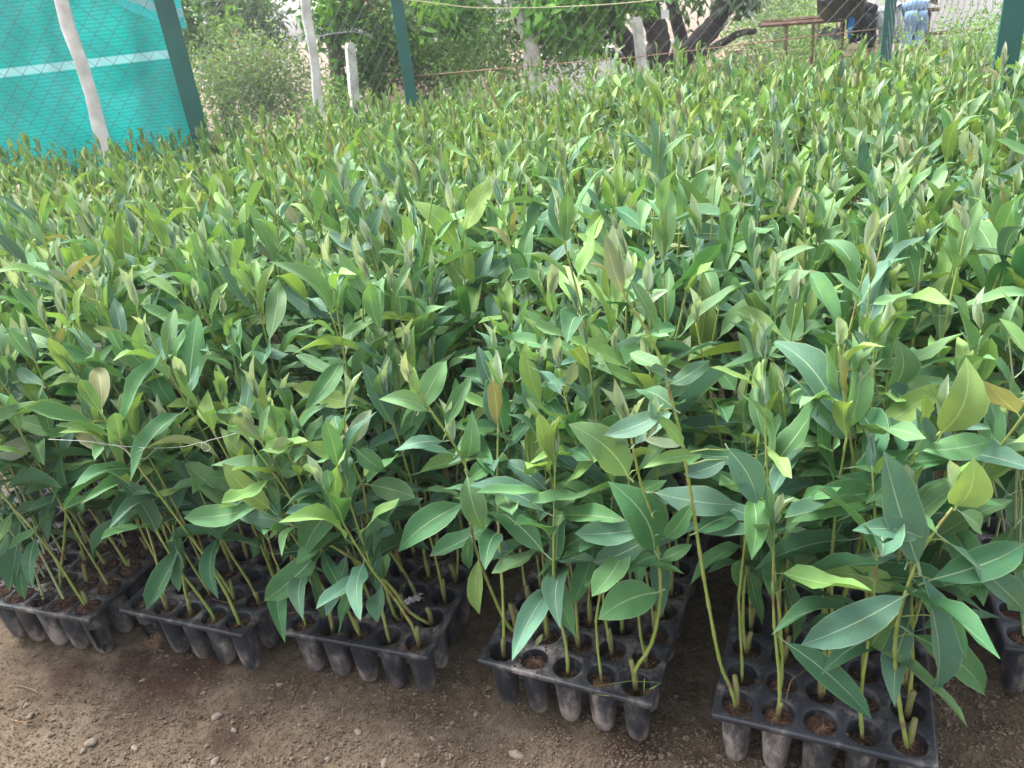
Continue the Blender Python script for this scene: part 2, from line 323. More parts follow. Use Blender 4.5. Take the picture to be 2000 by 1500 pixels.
# ------------------------------------------------------------------ trays
NR, HR = 8, .0240
def plate_mesh():
    mb = MB(); n = 20
    def rim(c):                      # points of the square round a hole, in step with the circle
        out = []
        for k in range(n):
            a = 2 * math.pi * (k + .5) / n; x, y = math.cos(a), math.sin(a); s = (P / 2) / max(abs(x), abs(y))
            out.append((c[0] + x * s, c[1] + y * s))
        return out
    for j in range(NR):
        for i in range(5):
            c = ((i + .5) * P, (j + .5) * P)
            vs = [(*p, 0) for p in rim(c)]
            for k in range(n):
                a = 2 * math.pi * (k + .5) / n; vs.append((c[0] + HR * 1.08 * math.cos(a), c[1] + HR * 1.08 * math.sin(a), 0))
            for k in range(n):
                a = 2 * math.pi * (k + .5) / n; vs.append((c[0] + HR * math.cos(a), c[1] + HR * math.sin(a), -.0025))
            mb.add(vs, [(k, (k + 1) % n, n + (k + 1) % n, n + k) for k in range(n)] + [(n + k, n + (k + 1) % n, 2 * n + (k + 1) % n, 2 * n + k) for k in range(n)])
            # corner fillers so that the squares close up
            for sx in (-1, 1):
                for sy in (-1, 1):
                    cx, cy = c[0] + sx * P / 2, c[1] + sy * P / 2
                    rr = sorted(rim(c), key=lambda p: (p[0] - cx) ** 2 + (p[1] - cy) ** 2)[:2]
                    f = [(cx, cy, 0), (*rr[0], 0), (*rr[1], 0)]
                    v1 = np.cross(np.array(f[1]) - f[0], np.array(f[2]) - f[0])
                    if v1[2] < 0: f = [f[0], f[2], f[1]]
                    if abs(v1[2]) > 1e-9: mb.add(f, [(0, 1, 2)])
    # outer rim: rounded rectangle with a rolled lip
    W, Ln = 5 * P, NR * P; loop = []
    for (cx, cy, a0) in ((W - .0, Ln - .0, 0), (0, Ln, 90), (0, 0, 180), (W, 0, 270)):
        for k in range(6):
            a = math.radians(a0 + 18 * k); loop.append((cx, cy, math.cos(a), math.sin(a)))
    rings = [(0, 0), (.003, .0005), (.0048, -.0015), (.0048, -.0085), (.0030, -.0095), (.0010, -.0085)]
    m = len(loop); vs = []
    for (e, z) in rings:
        for (cx, cy, x, y) in loop: vs.append((cx + x * e, cy + y * e, z))
    mb.add(vs, [(r * m + k, (r + 1) * m + k, (r + 1) * m + (k + 1) % m, r * m + (k + 1) % m) for r in range(len(rings) - 1) for k in range(m)])
    # flat black discs between the cells, painting the dark inside small drain holes
    for j in range(1, NR):
        for i in range(1, 5):
            c = (i * P, j * P); vs = [(c[0] + .0022 * math.cos(a), c[1] + .0022 * math.sin(a), .0004) for a in np.linspace(0, 2 * math.pi, 8, endpoint=False)]
            mb.add(vs, [tuple(range(8))], 1)
    return mb.mesh('top_plate', ['tray_plastic', 'black_cloth'])
def pod_mesh(skip=(), seed=0):
    mb = MB(); n = 18; prof = [(HR + .0006, -.002), (.0236, -.02), (.0228, -.045), (.0213, -.075), (.0197, -.098), (.0168, -.1115), (.0115, -.119), (.006, -.1215)]
    vs = []; rr = random.Random(seed)
    for (r, z) in prof:
        for k in range(n):
            a = 2 * math.pi * k / n; q = r * (1 + .02 * math.sin(3 * a + seed) + (.05 if k % 6 == 0 and z < -.02 else 0) * -.6)
            vs.append((q * math.cos(a), q * math.sin(a), z + rr.uniform(-.0008, .0008)))
    fs = [(i * n + k, (i + 1) * n + k, (i + 1) * n + (k + 1) % n, i * n + (k + 1) % n) for i in range(len(prof) - 1) for k in range(n) if (i, k) not in skip]
    mb.add(vs, fs); return mb.mesh('cell', 'tray_plastic')
def plug_mesh(seed, top, mound=.003):
    rr = random.Random(seed); mb = MB(); n = 14; vs = [(0, 0, top + mound + rr.uniform(-.001, .002))]
    for (q, dz) in ((.009, .8), (.017, .4), (.0225, 0)):
        for k in range(n):
            a = 2 * math.pi * k / n + rr.uniform(-.1, .1); vs.append((q * math.cos(a), q * math.sin(a), top + mound * dz + rr.uniform(-.003, .003)))
    fs = [(0, 1 + k, 1 + (k + 1) % n) for k in range(n)] + [(1 + r * n + k, 1 + (r + 1) * n + k, 1 + (r + 1) * n + (k + 1) % n, 1 + r * n + (k + 1) % n) for r in range(2) for k in range(n)]
    mb.add(vs, fs)
    for k in range(15):                                   # loose coir fibres
        a = rr.uniform(0, 6.28); q = rr.uniform(0, .019); p = np.array([q * math.cos(a), q * math.sin(a), top + mound * .6]); a2 = rr.uniform(0, 6.28); l = rr.uniform(.006, .018)
        mid = p + np.array([math.cos(a2) * l * .5, math.sin(a2) * l * .5, rr.uniform(.002, .008)]); e = p + np.array([math.cos(a2 + .6) * l, math.sin(a2 + .6) * l, rr.uniform(-.001, .004)])
        mb.tube([p, mid, e], .00035, 3, 1, cap=False)
    return mb.mesh('soil_plug', ['coir', 'fibre'], False)
PLATE = plate_mesh()
PODS = [pod_mesh(seed=k) for k in range(4)]
POD_TORN = pod_mesh({(2, 14), (2, 15), (3, 14), (3, 15), (3, 16), (4, 15)}, 2)
POD_BROKEN = pod_mesh({(i, k) for i in range(2, 7) for k in range(18) if k in range(11, 17) or i > 4}, 3)
PLUGS = [plug_mesh(k, t, m) for k, (t, m) in enumerate(((-.016, .004), (-.030, .003), (-.042, .002), (-.022, .006)))]
PLUG_HIGH = [plug_mesh(20 + k, -.002, .010) for k in range(3)]
def cells_mesh():
    mb = MB(); n = 10
    for j in range(NR):
        for i in range(5):
            c = ((i + .5) * P, (j + .5) * P); vs = [(c[0] + r * math.cos(2 * math.pi * k / n), c[1] + r * math.sin(2 * math.pi * k / n), z) for (r, z) in ((HR, -.002), (.021, -.075), (.013, -.118)) for k in range(n)]
            mb.add(vs, [(q * n + k, (q + 1) * n + k, (q + 1) * n + (k + 1) % n, q * n + (k + 1) % n) for q in range(2) for k in range(n)])
            mb.add([(c[0] + .0225 * math.cos(2 * math.pi * k / n), c[1] + .0225 * math.sin(2 * math.pi * k / n), -.02) for k in range(n)], [tuple(range(n))], 1)
    return mb.mesh('cell_block', ['tray_plastic', 'coir'])
CELLS = cells_mesh()

TR = [  # front-left corner, angle, phrase
    ((-1.180, 1.334), -20.0, 'torn-corner tray', 'black seedling tray with a torn hole in its corner cell and soil heaped on top'),
    ((-0.840, 1.251), -22.7, 'spilled-root tray', 'black seedling tray with a root ball spilling from its broken corner cell'),
    ((-0.485, 1.133), -21.2, 'clay-dusted middle tray', 'clay-dusted black seedling tray with a crumpled plastic scrap on top'),
    ((-0.110, 1.003), -26.6, 'grass-sprig tray', 'black seedling tray with a thin grass sprig in its front corner cell'),
    ((0.252, 0.836), -25.0, 'foremost tray', 'foremost black seedling tray, nearest the bottom edge, with thick cut stumps'),
    ((0.745, 0.900), -22.0, 'tray cut by the frame', 'black seedling tray cut off by the photo edge beside the foremost tray'),
]
def tray(fl, ang, label, front=True, torn=None, high=False, seed=0):
    a = math.radians(ang); rr = random.Random(seed)
    t = thing('seedling_tray', label, 'tray', (fl[0], fl[1], ZT), 'black seedling trays', a)
    put('top_plate', PLATE, t)
    if not front: put('cell_block', CELLS, t); return t
    for j in range(NR):
        for i in range(5):
            me_ = rr.choice(PODS); part = None
            if torn == 'hole' and (i, j) == (4, 0): me_ = POD_TORN; part = 'corner cell with a torn hole in its side'
            if torn == 'roots' and (i, j) == (0, 0): me_ = POD_BROKEN; part = 'broken corner cell with roots coming out'
            c = put('cell', me_, t, ((i + .5) * P, (j + .5) * P, 0))
            if part is None: c.rotation_euler.z = rr.choice((0, 1.1, 2.3, 4.0))
            else: c['label'] = part
            if j < 5:
                s = put('soil_plug', rr.choice(PLUG_HIGH if (high and rr.random() < .75) else PLUGS), c); s.rotation_euler.z = rr.uniform(0, 6.28)
    return t
TRAYS = []
for k, (fl, ang, ph, lab) in enumerate(TR):
    TRAYS.append(tray(fl, ang, lab, True, {0: 'hole', 1: 'roots'}.get(k), k == 0, k))
def tray_pt(k, i, j, z=0):
    (fl, ang) = TR[k][:2]; a = math.radians(ang); x, y = (i + .5) * P, (j + .5) * P
    return np.array([fl[0] + x * math.cos(a) - y * math.sin(a), fl[1] + x * math.sin(a) + y * math.cos(a), ZT + z])

# columns of trays behind: (front-left of the column, angle)
U = np.array([math.sin(math.radians(23.5)), math.cos(math.radians(23.5))]); S = np.array([U[1], -U[0]])
COLS = []
for k in range(17, 0, -1): COLS.append((np.array(TR[0][0]) - S * (.345 * k) + U * (.03 * math.sin(k * 2.3) + (.06 if k == 1 else 0)), -23.5, -k))
for k in range(6): COLS.append((np.array(TR[k][0]), TR[k][1], k))
for k in range(1, 10): COLS.append((np.array(TR[5][0]) + S * (.36 * k) + U * (.05 * math.sin(k * 1.7)), -23.5, 5 + k))
behind = {0: 'the torn-corner tray', 1: 'the spilled-root tray', 2: 'the clay-dusted middle tray', 3: 'the grass-sprig tray', 4: 'the foremost tray'}
for (fl, ang, k) in COLS:
    if k in behind:
        a = math.radians(ang); u = np.array([-math.sin(a), math.cos(a)])
        f2 = fl + u * .51
        tray(f2, ang, 'black seedling tray standing directly behind ' + behind[k], False, seed=50 + k)
    if k == -1: tray(fl, ang, 'black seedling tray at the photo edge beside the torn-corner tray', False, seed=40)

# ------------------------------------------------------------------ leaves
KINDS = {'d': (.048, .145, .062), 'g': (.070, .185, .064), 'b': (.076, .172, .108), 'l': (.120, .245, .100), 'y': (.182, .305, .088), 't': (.34, .43, .29), 'r': (.22, .23, .11), 'm': (.155, .205, .13), 'w': (.125, .24, .165)}
def leaf_geo(rows, across, arch, fold, twist, wav, seed=0, tipw=.9, petiole=True):
    rr = random.Random(seed); vs = []; uv = []; fs = []
    ph = rr.uniform(0, 6)
    ts = [0] + [(i / (rows)) ** 1.0 for i in range(1, rows)] + [1]
    prev = None
    def wd(t): return (t ** .72) * ((1 - t) ** tipw) / (.445 ** .72 * .555 ** tipw) * .5
    for i, t in enumerate(ts):
        wv_ = max(wd(t), .012) if 0 < t < 1 else .012
        row = []
        ns = across if 0 < t < 1 else 1
        for k in range(ns):
            u = (k / (ns - 1) - .5) * 2 if ns > 1 else 0
            x = u * wv_; a = twist * (t - .5)
            zl = abs(u) * wv_ * fold + wav * math.sin(t * 11 + ph) * abs(u) * .5
            z = arch * (4 * t * (1 - t)) * .25
            row.append(len(vs)); vs.append((x * math.cos(a) + (.16 * math.sin(ph)) * 4 * t * (1 - t), t, z + zl * .25 + x * math.sin(a) * .45)); uv.append((.5 + u * .5, t))
        if prev is not None:
            if len(prev) == 1 and len(row) > 1: fs += [(prev[0], row[k], row[k + 1])[::-1] for k in range(len(row) - 1)]
            elif len(row) == 1 and len(prev) > 1: fs += [(prev[k], prev[k + 1], row[0]) for k in range(len(prev) - 1)]
            else:
                for k in range(len(row) - 1):
                    fs += [(prev[k], prev[k + 1], row[k + 1]), (prev[k], row[k + 1], row[k])]
        prev = row
    if petiole:
        b = len(vs); vs += [(-.022, 0.01, 0), (.022, .01, 0), (.026, -.13, -.02), (-.026, -.13, -.02)]; uv += [(.5, .1)] * 4
        fs += [(b, b + 2, b + 1), (b, b + 3, b + 2)]
    return np.array(vs), np.array(uv), np.array([f if len(f) == 3 else f for f in fs])
def geo_mesh(name, V, UV, T, colr, mat='leaf'):
    me = bpy.data.meshes.new(name); np_mesh(me, V, T)
    l = me.uv_layers.new(name='uv'); l.data.foreach_set('uv', UV[T.ravel()].astype(np.float32).ravel())
    c = me.attributes.new('col', 'FLOAT_COLOR', 'POINT')
    colr = np.asarray(colr, float)
    if colr.ndim == 1: colr = np.tile(colr, (len(V), 1))
    c.data.foreach_set('color', np.concatenate([colr, np.ones((len(V), 1))], 1).astype(np.float32).ravel())
    me.materials.append(MATS[mat]); return me
SHAPES = [(.20, .45, .3, .16), (.42, .6, -.5, .2), (-.14, .35, .8, .28), (.65, .7, .2, .14), (.30, .2, -1.1, .32), (.10, .9, 1.3, .12)]
GEO_HI = [leaf_geo(7, 5, *s, seed=i, tipw=(.8, .95, .7, 1.05, .85, .75)[i]) for i, s in enumerate(SHAPES)]
GEO_MID = [leaf_geo(5, 3, *s, seed=i) for i, s in enumerate(SHAPES)]
GEO_LO = [leaf_geo(3, 3, *s, seed=i, petiole=False) for i, s in enumerate(SHAPES)]
LIB = {(k, i): geo_mesh('leaf', *GEO_HI[i], c) for k, c in KINDS.items() for i in range(6)}
def lmat(B, T, w, nh):
    B = np.asarray(B, float); T = np.asarray(T, float); d = T - B; L = np.linalg.norm(d); y = d / L
    z = np.asarray(nh, float); z = z - y * (z @ y); n = np.linalg.norm(z)
    if n < 1e-3: z = np.array([1, 0, 0]) - y * y[0]; n = np.linalg.norm(z)
    z /= n; x = np.cross(y, z)
    M = np.eye(4); M[:3, 0] = x * w; M[:3, 1] = y * L; M[:3, 2] = z * L; M[:3, 3] = B
    return M
def bud_mesh(seed):
    rr = random.Random(seed); V = []; UV = []; T = []; C = []; n = 0
    for k in range(4 if seed % 2 else 3):
        g = leaf_geo(4, 3, .15, .9, 0, .02, seed=seed * 7 + k, tipw=.8, petiole=False)
        a = k * 2.2 + rr.uniform(-.4, .4); l = rr.uniform(.034, .070) * (1 if k < 2 else .7); sp_ = rr.uniform(.08, .32) if k < 3 else .05
        M = lmat((0, 0, 0), (l * sp_ * math.cos(a), l * sp_ * math.sin(a), l), l * rr.uniform(.2, .3), (-math.cos(a), -math.sin(a), .2))
        v = g[0] @ M[:3, :3].T + M[:3, 3]; V.append(v); UV.append(g[1]); T.append(g[2] + n); n += len(v)
        c = KINDS[rr.choice('ttytwtt')]; C.append(np.tile(c, (len(v), 1)))
    return geo_mesh('leaf_bud', np.concatenate(V), np.concatenate(UV), np.concatenate(T), np.concatenate(C))
BUDS = [bud_mesh(k) for k in range(8)]

def pick(r, s, far):
    u = r.random()
    if s < .55: return 'd' if u < .42 else 'g' if u < .68 else 'b' if u < .9 else 'l'
    if s < .80: return ('g' if u < .30 else 'l' if u < .52 else 'b' if u < .70 else 'd' if u < .84 else 'y' if u < .99 else 'm') if not far else ('l' if u < .34 else 'g' if u < .56 else 'y' if u < .86 else 'b' if u < .97 else 'r')
    return ('l' if u < .42 else 'y' if u < .66 else 'b' if u < .85 else 'm' if u < .88 else 'l' if u < .96 else 'r') if not far else ('y' if u < .60 else 'l' if u < .84 else 'b' if u < .88 else 'r' if u < .95 else 'b')
def grow(r, base, h, laz, lean, far=False, smin=.26):
    """stem points and leaves of one sapling; base at the soil, h the height of the tip"""
    base = np.asarray(base, float); ld = np.array([math.cos(laz), math.sin(laz), 0]); wa = r.uniform(0, 6.28); wob = r.uniform(.004, .014)
    def pt(s): return base + np.array([0, 0, h * s]) + ld * (lean * h * (s ** 1.25)) + wob * np.array([math.cos(wa + s * 5), math.sin(wa + s * 5), 0]) * min(1, s * 4) * (1 - .5 * s)
    stem = [pt(s) for s in (0, .06, .15, .3, .5, .7, .85, 1.0)]
    nodes_ = []; s = smin + r.uniform(0, .07)
    while s < .97: nodes_.append(s); s += r.uniform(.078, .112) * (1.0 - .35 * max(0, s - .5))
    az = r.uniform(0, 6.28); leaves = []
    vig = r.uniform(.85, 1.2)
    for s in nodes_:
        az += math.pi / 2 + r.uniform(-.5, .5)
        for side in (0, 1):
            if r.random() < (.30 if s < .45 else .12): continue
            a = az + side * math.pi + r.uniform(-.35, .35)
            L = (.126 if s < .78 else .126 * (1 - (s - .78) * 2.6)) * vig * (.86 if far else 1) * r.uniform(.72, 1.18) * (.7 if s < .4 else 1)
            el = (-.30 + 1.15 * max(0, s - .3) / .7 + r.gauss(0, .36))
            if s > .82: el += .22
            if s < .5 and r.random() < .45: el -= .6
            el = max(-1.3, min(1.35, el))
            d = np.array([math.cos(a) * math.cos(el), math.sin(a) * math.cos(el), math.sin(el)])
            B = pt(s) + d * L * .13; T = B + d * L
            nh = np.array([-math.cos(a) * math.sin(el), -math.sin(a) * math.sin(el), math.cos(el)]) + np.array([r.gauss(0, .3), r.gauss(0, .3), 0])
            leaves.append((lmat(B, T, L * r.uniform(.225, .335), nh), pick(r, s, far), r.randrange(6)))
    return stem, leaves, pt(1.0)

def to_m(M): return Matrix([list(map(float, row)) for row in M])
def stem_mesh(pts, r0=.0031, r1=.0013, n=5, name='stem'):
    mb = MB(); fine = []; rad = []; k = len(pts)
    for i in range(k - 1):
        for t in (0, .5, .92):
            u = (i + t) / (k - 1); fine.append(np.asarray(pts[i]) * (1 - t) + np.asarray(pts[i + 1]) * t); rad.append((r0 + (r1 - r0) * u) * (1.25 if t == 0 and i else 1.0))
    fine.append(np.asarray(pts[-1])); rad.append(r1); mb.tube(fine, rad, n); return mb.mesh(name, 'stem')
def stub(parent, r, top, lean, big=1.0):
    mb = MB(); a = r.uniform(0, 6.28); d = np.array([math.cos(a), math.sin(a), 0]) * lean
    mb.tube([(0, 0, -.03), d * .4 + (0, 0, top * .5), d + np.array([0, 0, top])], [.0042 * big, .0040 * big, .0033 * big], 7)
    return mb.build('cut_stub', 'stub', parent)
NSAP = 0
def sapling(r, base, h, laz, lean, label, group, bare=.26):
    global NSAP; NSAP += 1
    stem, leaves, tip = grow(r, (0, 0, -.02), h + .02, laz, lean, smin=bare)
    o = thing('eucalyptus_sapling', label, 'sapling', tuple(base), group)
    if r.random() < .7:
        stub(o, r, r.uniform(.02, .05), .006, r.uniform(.8, 1.25))
    put('stem', stem_mesh(stem, r.uniform(.0026, .0036)), o)
    for (M, k, i) in leaves:
        l = put('leaf', LIB[(k, i)], o); l.matrix_local = to_m(M)
    b = put('leaf_bud', r.choice(BUDS), o, tuple(tip)); b.rotation_euler = (r.uniform(-.25, .25), r.uniform(-.25, .25), r.uniform(0, 6.28)); b.scale = (1,) * 3 if False else tuple([r.uniform(.8, 1.25)] * 3)
    return o

# --- saplings that stand out in the photograph: stem points and leaves (base px, tip px, width px, kind, tip depth shift)
def hero(base, pts, leaves, label, r, depth=None, top_dy=0.0, stub_top=.05, buds=(), thick=1.0):
    """pts: stem points in px from the cell upward, at the depth of the cell (drifting by top_dy towards the tip)"""
    global NSAP; NSAP += 1
    base = np.asarray(base, float); Y0 = base[1] if depth is None else depth
    ys = [p[1] for p in pts]; y0, y1 = ys[0], min(ys)
    dep = lambda py: Y0 + top_dy * (y0 - py) / max(1, (y0 - y1))
    W = lambda px, py, e=0: aty(px, py, dep(py) + e) - base
    o = thing('eucalyptus_sapling', label, 'sapling', tuple(base), 'saplings that rise above the crowd')
    st = [np.array([0, 0, -.02])] + [W(*p) for p in pts]
    # smooth the polyline
    fine = []
    for i in range(len(st) - 1):
        p0, p1, p2, p3 = st[max(i - 1, 0)], st[i], st[i + 1], st[min(i + 2, len(st) - 1)]
        for t in (0, .33, .67):
            fine.append(.5 * ((2 * p1) + (p2 - p0) * t + (2 * p0 - 5 * p1 + 4 * p2 - p3) * t * t + (3 * p1 - p0 - 3 * p2 + p3) * t ** 3))
    fine.append(st[-1])
    put('stem', stem_mesh(fine, .0032 * thick, .0015, 6), o)
    if stub_top: stub(o, r, stub_top, .008, 1.2)
    for (bx, by, tx, ty, wpx, k, dz) in leaves:
        B = W(bx, by, -.004); T = aty(tx, ty, dep(by) + dz) - base
        dpt = (B + base - CAM) @ FW
        nh = np.array([r.uniform(-.2, .2), -.62, .75])
        l = put('leaf', LIB[(k, r.randrange(5))], o); l.matrix_local = to_m(lmat(B, T, wpx * dpt / F * 1.04, nh))
        near = min(fine, key=lambda q: np.linalg.norm(q - B))
        if .012 < np.linalg.norm(near - B) < .12:                       # leaf stalk back to the stem
            mb = MB(); mb.tube([near, (near + B) / 2 + np.array([0, 0, .004]), B], [.0011, .0009, .0008], 4); mb.build('leaf_stalk', 'stem', o)
    for (px, py) in buds:
        b = put('leaf_bud', r.choice(BUDS), o, tuple(W(px, py))); b.rotation_euler = (r.uniform(-.3, .3), r.uniform(-.3, .3), r.uniform(0, 6))
        b.scale = (1.15,) * 3
    return o
taken = set()
def H(k, i, j, *a, **kw):
    taken.add((k, i, j)); rr = random.Random(k * 100 + i * 10 + j); return hero(tray_pt(k, i, j), *a, r=rr, **kw)
H(4, 4, 0, [(1757, 1380), (1748, 1272), (1756, 1204), (1772, 1148), (1796, 1084), (1824, 1040), (1860, 992)],
  [(1766, 1164, 1564, 1260, 68, 'b', -.02), (1800, 1122, 1824, 1356, 68, 'b', -.03), (1784, 1240, 1922, 1354, 66, 'g', .02), (1856, 1062, 2004, 1196, 56, 'b', 0),
   (1820, 1132, 2000, 1060, 62, 'd', .03), (1794, 1048, 1664, 1036, 46, 'b', -.01), (1792, 1100, 1726, 880, 82, 'b', .03), (1868, 988, 1901, 894, 70, 'y', -.02),
   (1876, 1000, 1915, 1036, 42, 'l', .0), (1850, 1207, 1916, 1198, 14, 'b', .02), (1740, 1210, 1700, 1265, 38, 'g', .04), (1772, 1100, 1800, 1010, 55, 'b', .05)],
  'sapling with big drooping blue-green leaves over the corner of the foremost tray', buds=[(1866, 985)], stub_top=.04)
H(3, 4, 0, [(1240, 1310), (1273, 1256), (1290, 1162), (1282, 1056), (1275, 1010), (1252, 945), (1235, 865), (1230, 838)],
  [(1226, 930, 1110, 828, 70, 'l', -.02), (1278, 962, 1441, 986, 60, 'w', -.02), (1262, 1030, 1122, 1042, 48, 'b', -.02), (1284, 1157, 1168, 1210, 70, 'g', -.02),
   (1284, 1085, 1225, 1117, 30, 'g', 0), (1292, 1092, 1352, 1063, 26, 'g', 0), (1278, 1075, 1187, 940, 84, 'd', .03), (1270, 1050, 1160, 1100, 48, 'b', .02),
   (1232, 872, 1145, 817, 18, 'm', .01), (1240, 868, 1312, 806, 36, 'w', .03), (1276, 1000, 1300, 960, 34, 'b', .04)],
  'sapling with pale broad leaves rising from the corner cell of the grass-sprig tray', buds=[(1230, 838), (1233, 845)])
H(2, 4, 1, [(800, 1195), (755, 1137), (675, 1082), (600, 1040), (562, 1020), (500, 992), (478, 975)],
  [(500, 992, 359, 1012, 44, 'l', -.02), (528, 994, 434, 904, 40, 'y', .0), (565, 1025, 465, 1012, 36, 'w', .02), (628, 1070, 516, 1174, 54, 'g', -.04), (596, 1060, 632, 1210, 17, 'g', -.03),
   (677, 1084, 655, 1160, 27, 'b', -.01), (710, 1120, 660, 1241, 24, 'g', -.03), (740, 1128, 758, 1080, 26, 'g', -.01), (545, 1012, 505, 960, 34, 'd', .04), (640, 1062, 688, 1050, 30, 'g', .04)],
  'sapling leaning far sideways across the clay-dusted middle tray', stub_top=.03)
H(2, 3, 1, [(770, 1200), (740, 1105), (727, 1055), (717, 1005), (709, 952), (687, 900), (678, 868), (672, 830), (676, 800)],
  [(697, 953, 590, 1095, 56, 'g', -.03), (722, 947, 811, 972, 46, 'l', -.02), (722, 1010, 771, 1041, 40, 'b', -.02), (726, 1020, 716, 1100, 27, 'b', -.02), (695, 877, 754, 921, 36, 'l', -.01),
   (675, 890, 600, 866, 30, 'y', -.01), (700, 952, 640, 1045, 40, 'd', .02), (680, 872, 726, 800, 34, 'm', .02), (684, 893, 684, 915, 18, 'w', -.02), (672, 850, 655, 812, 30, 'd', .03), (690, 905, 640, 940, 34, 'b', .05)],
  'upright sapling with one long hanging leaf in the clay-dusted middle tray', buds=[(676, 800)])
H(3, 0, 1, [(985, 1210), (950, 1130), (932, 1080), (922, 1040), (912, 985), (914, 925), (885, 865), (850, 815), (825, 777), (812, 758)],
  [(912, 930, 945, 1037, 48, 'l', -.03), (905, 985, 777, 1078, 56, 'g', -.02), (930, 1050, 1005, 1080, 40, 'b', -.02), (935, 1092, 936, 1201, 30, 'y', -.02), (918, 1045, 917, 1112, 22, 'g', 0),
   (835, 802, 740, 780, 36, 'l', -.01), (820, 800, 872, 704, 46, 'l', .02), (872, 830, 922, 735, 34, 'g', .02), (865, 862, 770, 880, 26, 'b', 0), (910, 902, 922, 800, 36, 'l', .0), (812, 768, 808, 715, 22, 'y', 0),
   (900, 985, 980, 940, 40, 'b', .04), (915, 940, 970, 905, 34, 'g', .05)],
  'thin sapling leaning out over the bare gap between two front trays', buds=[(812, 758), (886, 862)], stub_top=.05)
H(4, 0, 0, [(1425, 1340), (1405, 1290), (1375, 1130), (1355, 1000), (1340, 910), (1327, 840), (1310, 777), (1290, 700), (1245, 615), (1217, 571), (1220, 535)],
  [(1216, 571, 1182, 456, 32, 'm', -.01), (1222, 545, 1226, 490, 16, 't', 0), (1224, 545, 1241, 492, 18, 'y', .01), (1240, 602, 1306, 567, 17, 'm', -.01), (1230, 545, 1287, 655, 24, 'l', -.02), (1302, 737, 1266, 722, 38, 'b', -.06),
   (1308, 750, 1386, 703, 34, 'b', -.01), (1292, 808, 1180, 850, 42, 'w', -.01), (1334, 872, 1262, 802, 24, 'y', .0), (1357, 890, 1255, 915, 26, 'y', -.02), (1424, 880, 1478, 984, 62, 'b', -.02), (1420, 897, 1335, 927, 36, 'b', -.0),
   (1330, 870, 1255, 858, 20, 't', -.01), (1318, 800, 1240, 760, 40, 'd', .05), (1300, 720, 1230, 690, 34, 'l', .04), (1360, 1040, 1440, 1010, 44, 'd', .05), (1268, 655, 1320, 640, 26, 'g', .03), (1350, 985, 1300, 1050, 36, 'g', .02)],
  'tallest slender sapling rising from the first corner cell of the foremost tray', buds=[(1220, 535), (1262, 858)], thick=.85)
mb_side = None
H(4, 4, 2, [(1745, 1240), (1752, 1120), (1762, 1010), (1780, 905), (1808, 871), (1847, 835)],
  [(1838, 846, 1887, 697, 76, 'y', .01), (1772, 891, 1789, 795, 48, 'b', -.01), (1712, 962, 1546, 1020, 66, 'g', -.03), (1800, 880, 1940, 860, 52, 'l', .0), (1780, 905, 1690, 985, 40, 'g', -.04), (1850, 835, 1936, 838, 18, 'w', -.01),
   (1815, 868, 1806, 770, 24, 'y', -.03), (1765, 1000, 1850, 1000, 60, 'd', .03), (1760, 1005, 1630, 930, 56, 'd', .02), (1752, 1100, 1660, 1110, 50, 'd', .03)],
  'sapling with a broad upright yellow-green leaf above the foremost tray', buds=[(1850, 832)])
H(4, 2, 3, [(1670, 1100), (1690, 960), (1700, 850), (1706, 755), (1707, 700), (1712, 668)],
  [(1560, 748, 1672, 857, 66, 'w', -.04), (1736, 762, 1750, 661, 62, 'l', .0), (1722, 778, 1842, 738, 46, 'l', -.01), (1695, 845, 1856, 738, 48, 'y', -.05), (1672, 872, 1686, 976, 38, 'y', -.06), (1715, 770, 1652, 722, 60, 'b', .0),
   (1690, 850, 1545, 790, 46, 'g', .02), (1700, 700, 1668, 645, 22, 'w', 0), (1712, 690, 1722, 610, 34, 'y', .02), (1690, 930, 1590, 900, 50, 'd', .03)],
  'sapling with a long grey drooping leaf standing deep in the foremost tray', buds=[(1712, 668)])
# a sapling of the second tray row, in the middle of the picture
def deep_hero(top_px, ztop, pts, leaves, label, seed, **kw):
    p = atz(*top_px, ztop); base = np.array([p[0], p[1], ZT]); rr = random.Random(seed)
    pts = [(pts[0][0], pts[0][1])] + list(pts[1:]); return hero(base, pts, leaves, label, r=rr, stub_top=0, **kw), base
HB = []
o_, b_ = deep_hero((887, 407), .786, [(948, 700), (922, 570), (912, 532), (900, 470), (887, 407), (876, 368)],
  [(893, 482, 806, 392, 46, 'y', -.01), (904, 453, 959, 345, 46, 'y', .0), (906, 460, 924, 556, 30, 'y', -.02), (917, 545, 847, 575, 20, 'w', -.02), (912, 600, 960, 592, 26, 'g', -.02), (880, 410, 874, 348, 14, 't', 0), (925, 575, 965, 480, 34, 'b', .03), (920, 560, 1000, 500, 34, 'b', .03), (930, 620, 830, 640, 34, 'b', .02)],
  'tall bright sapling with yellow-green leaves in the middle of the bed', 3, buds=[(876, 368)]); HB.append(b_)
o_, b_ = deep_hero((690, 400), .826, [(765, 610), (745, 560), (720, 500), (700, 440), (680, 395), (672, 375)],
  [(725, 540, 612, 565, 44, 'w', -.02), (715, 475, 748, 400, 36, 'b', 0), (690, 410, 714, 350, 28, 'b', 0), (715, 472, 690, 520, 20, 'd', -.02), (718, 500, 640, 455, 24, 'w', .02), (715, 470, 740, 475, 36, 'b', -.03), (700, 440, 672, 400, 20, 'd', 0), (745, 555, 780, 478, 22, 'g', -.02)],
  'reddish-stemmed sapling with one wide grey-green leaf reaching sideways', 4, buds=[(672, 375)]); HB.append(b_)
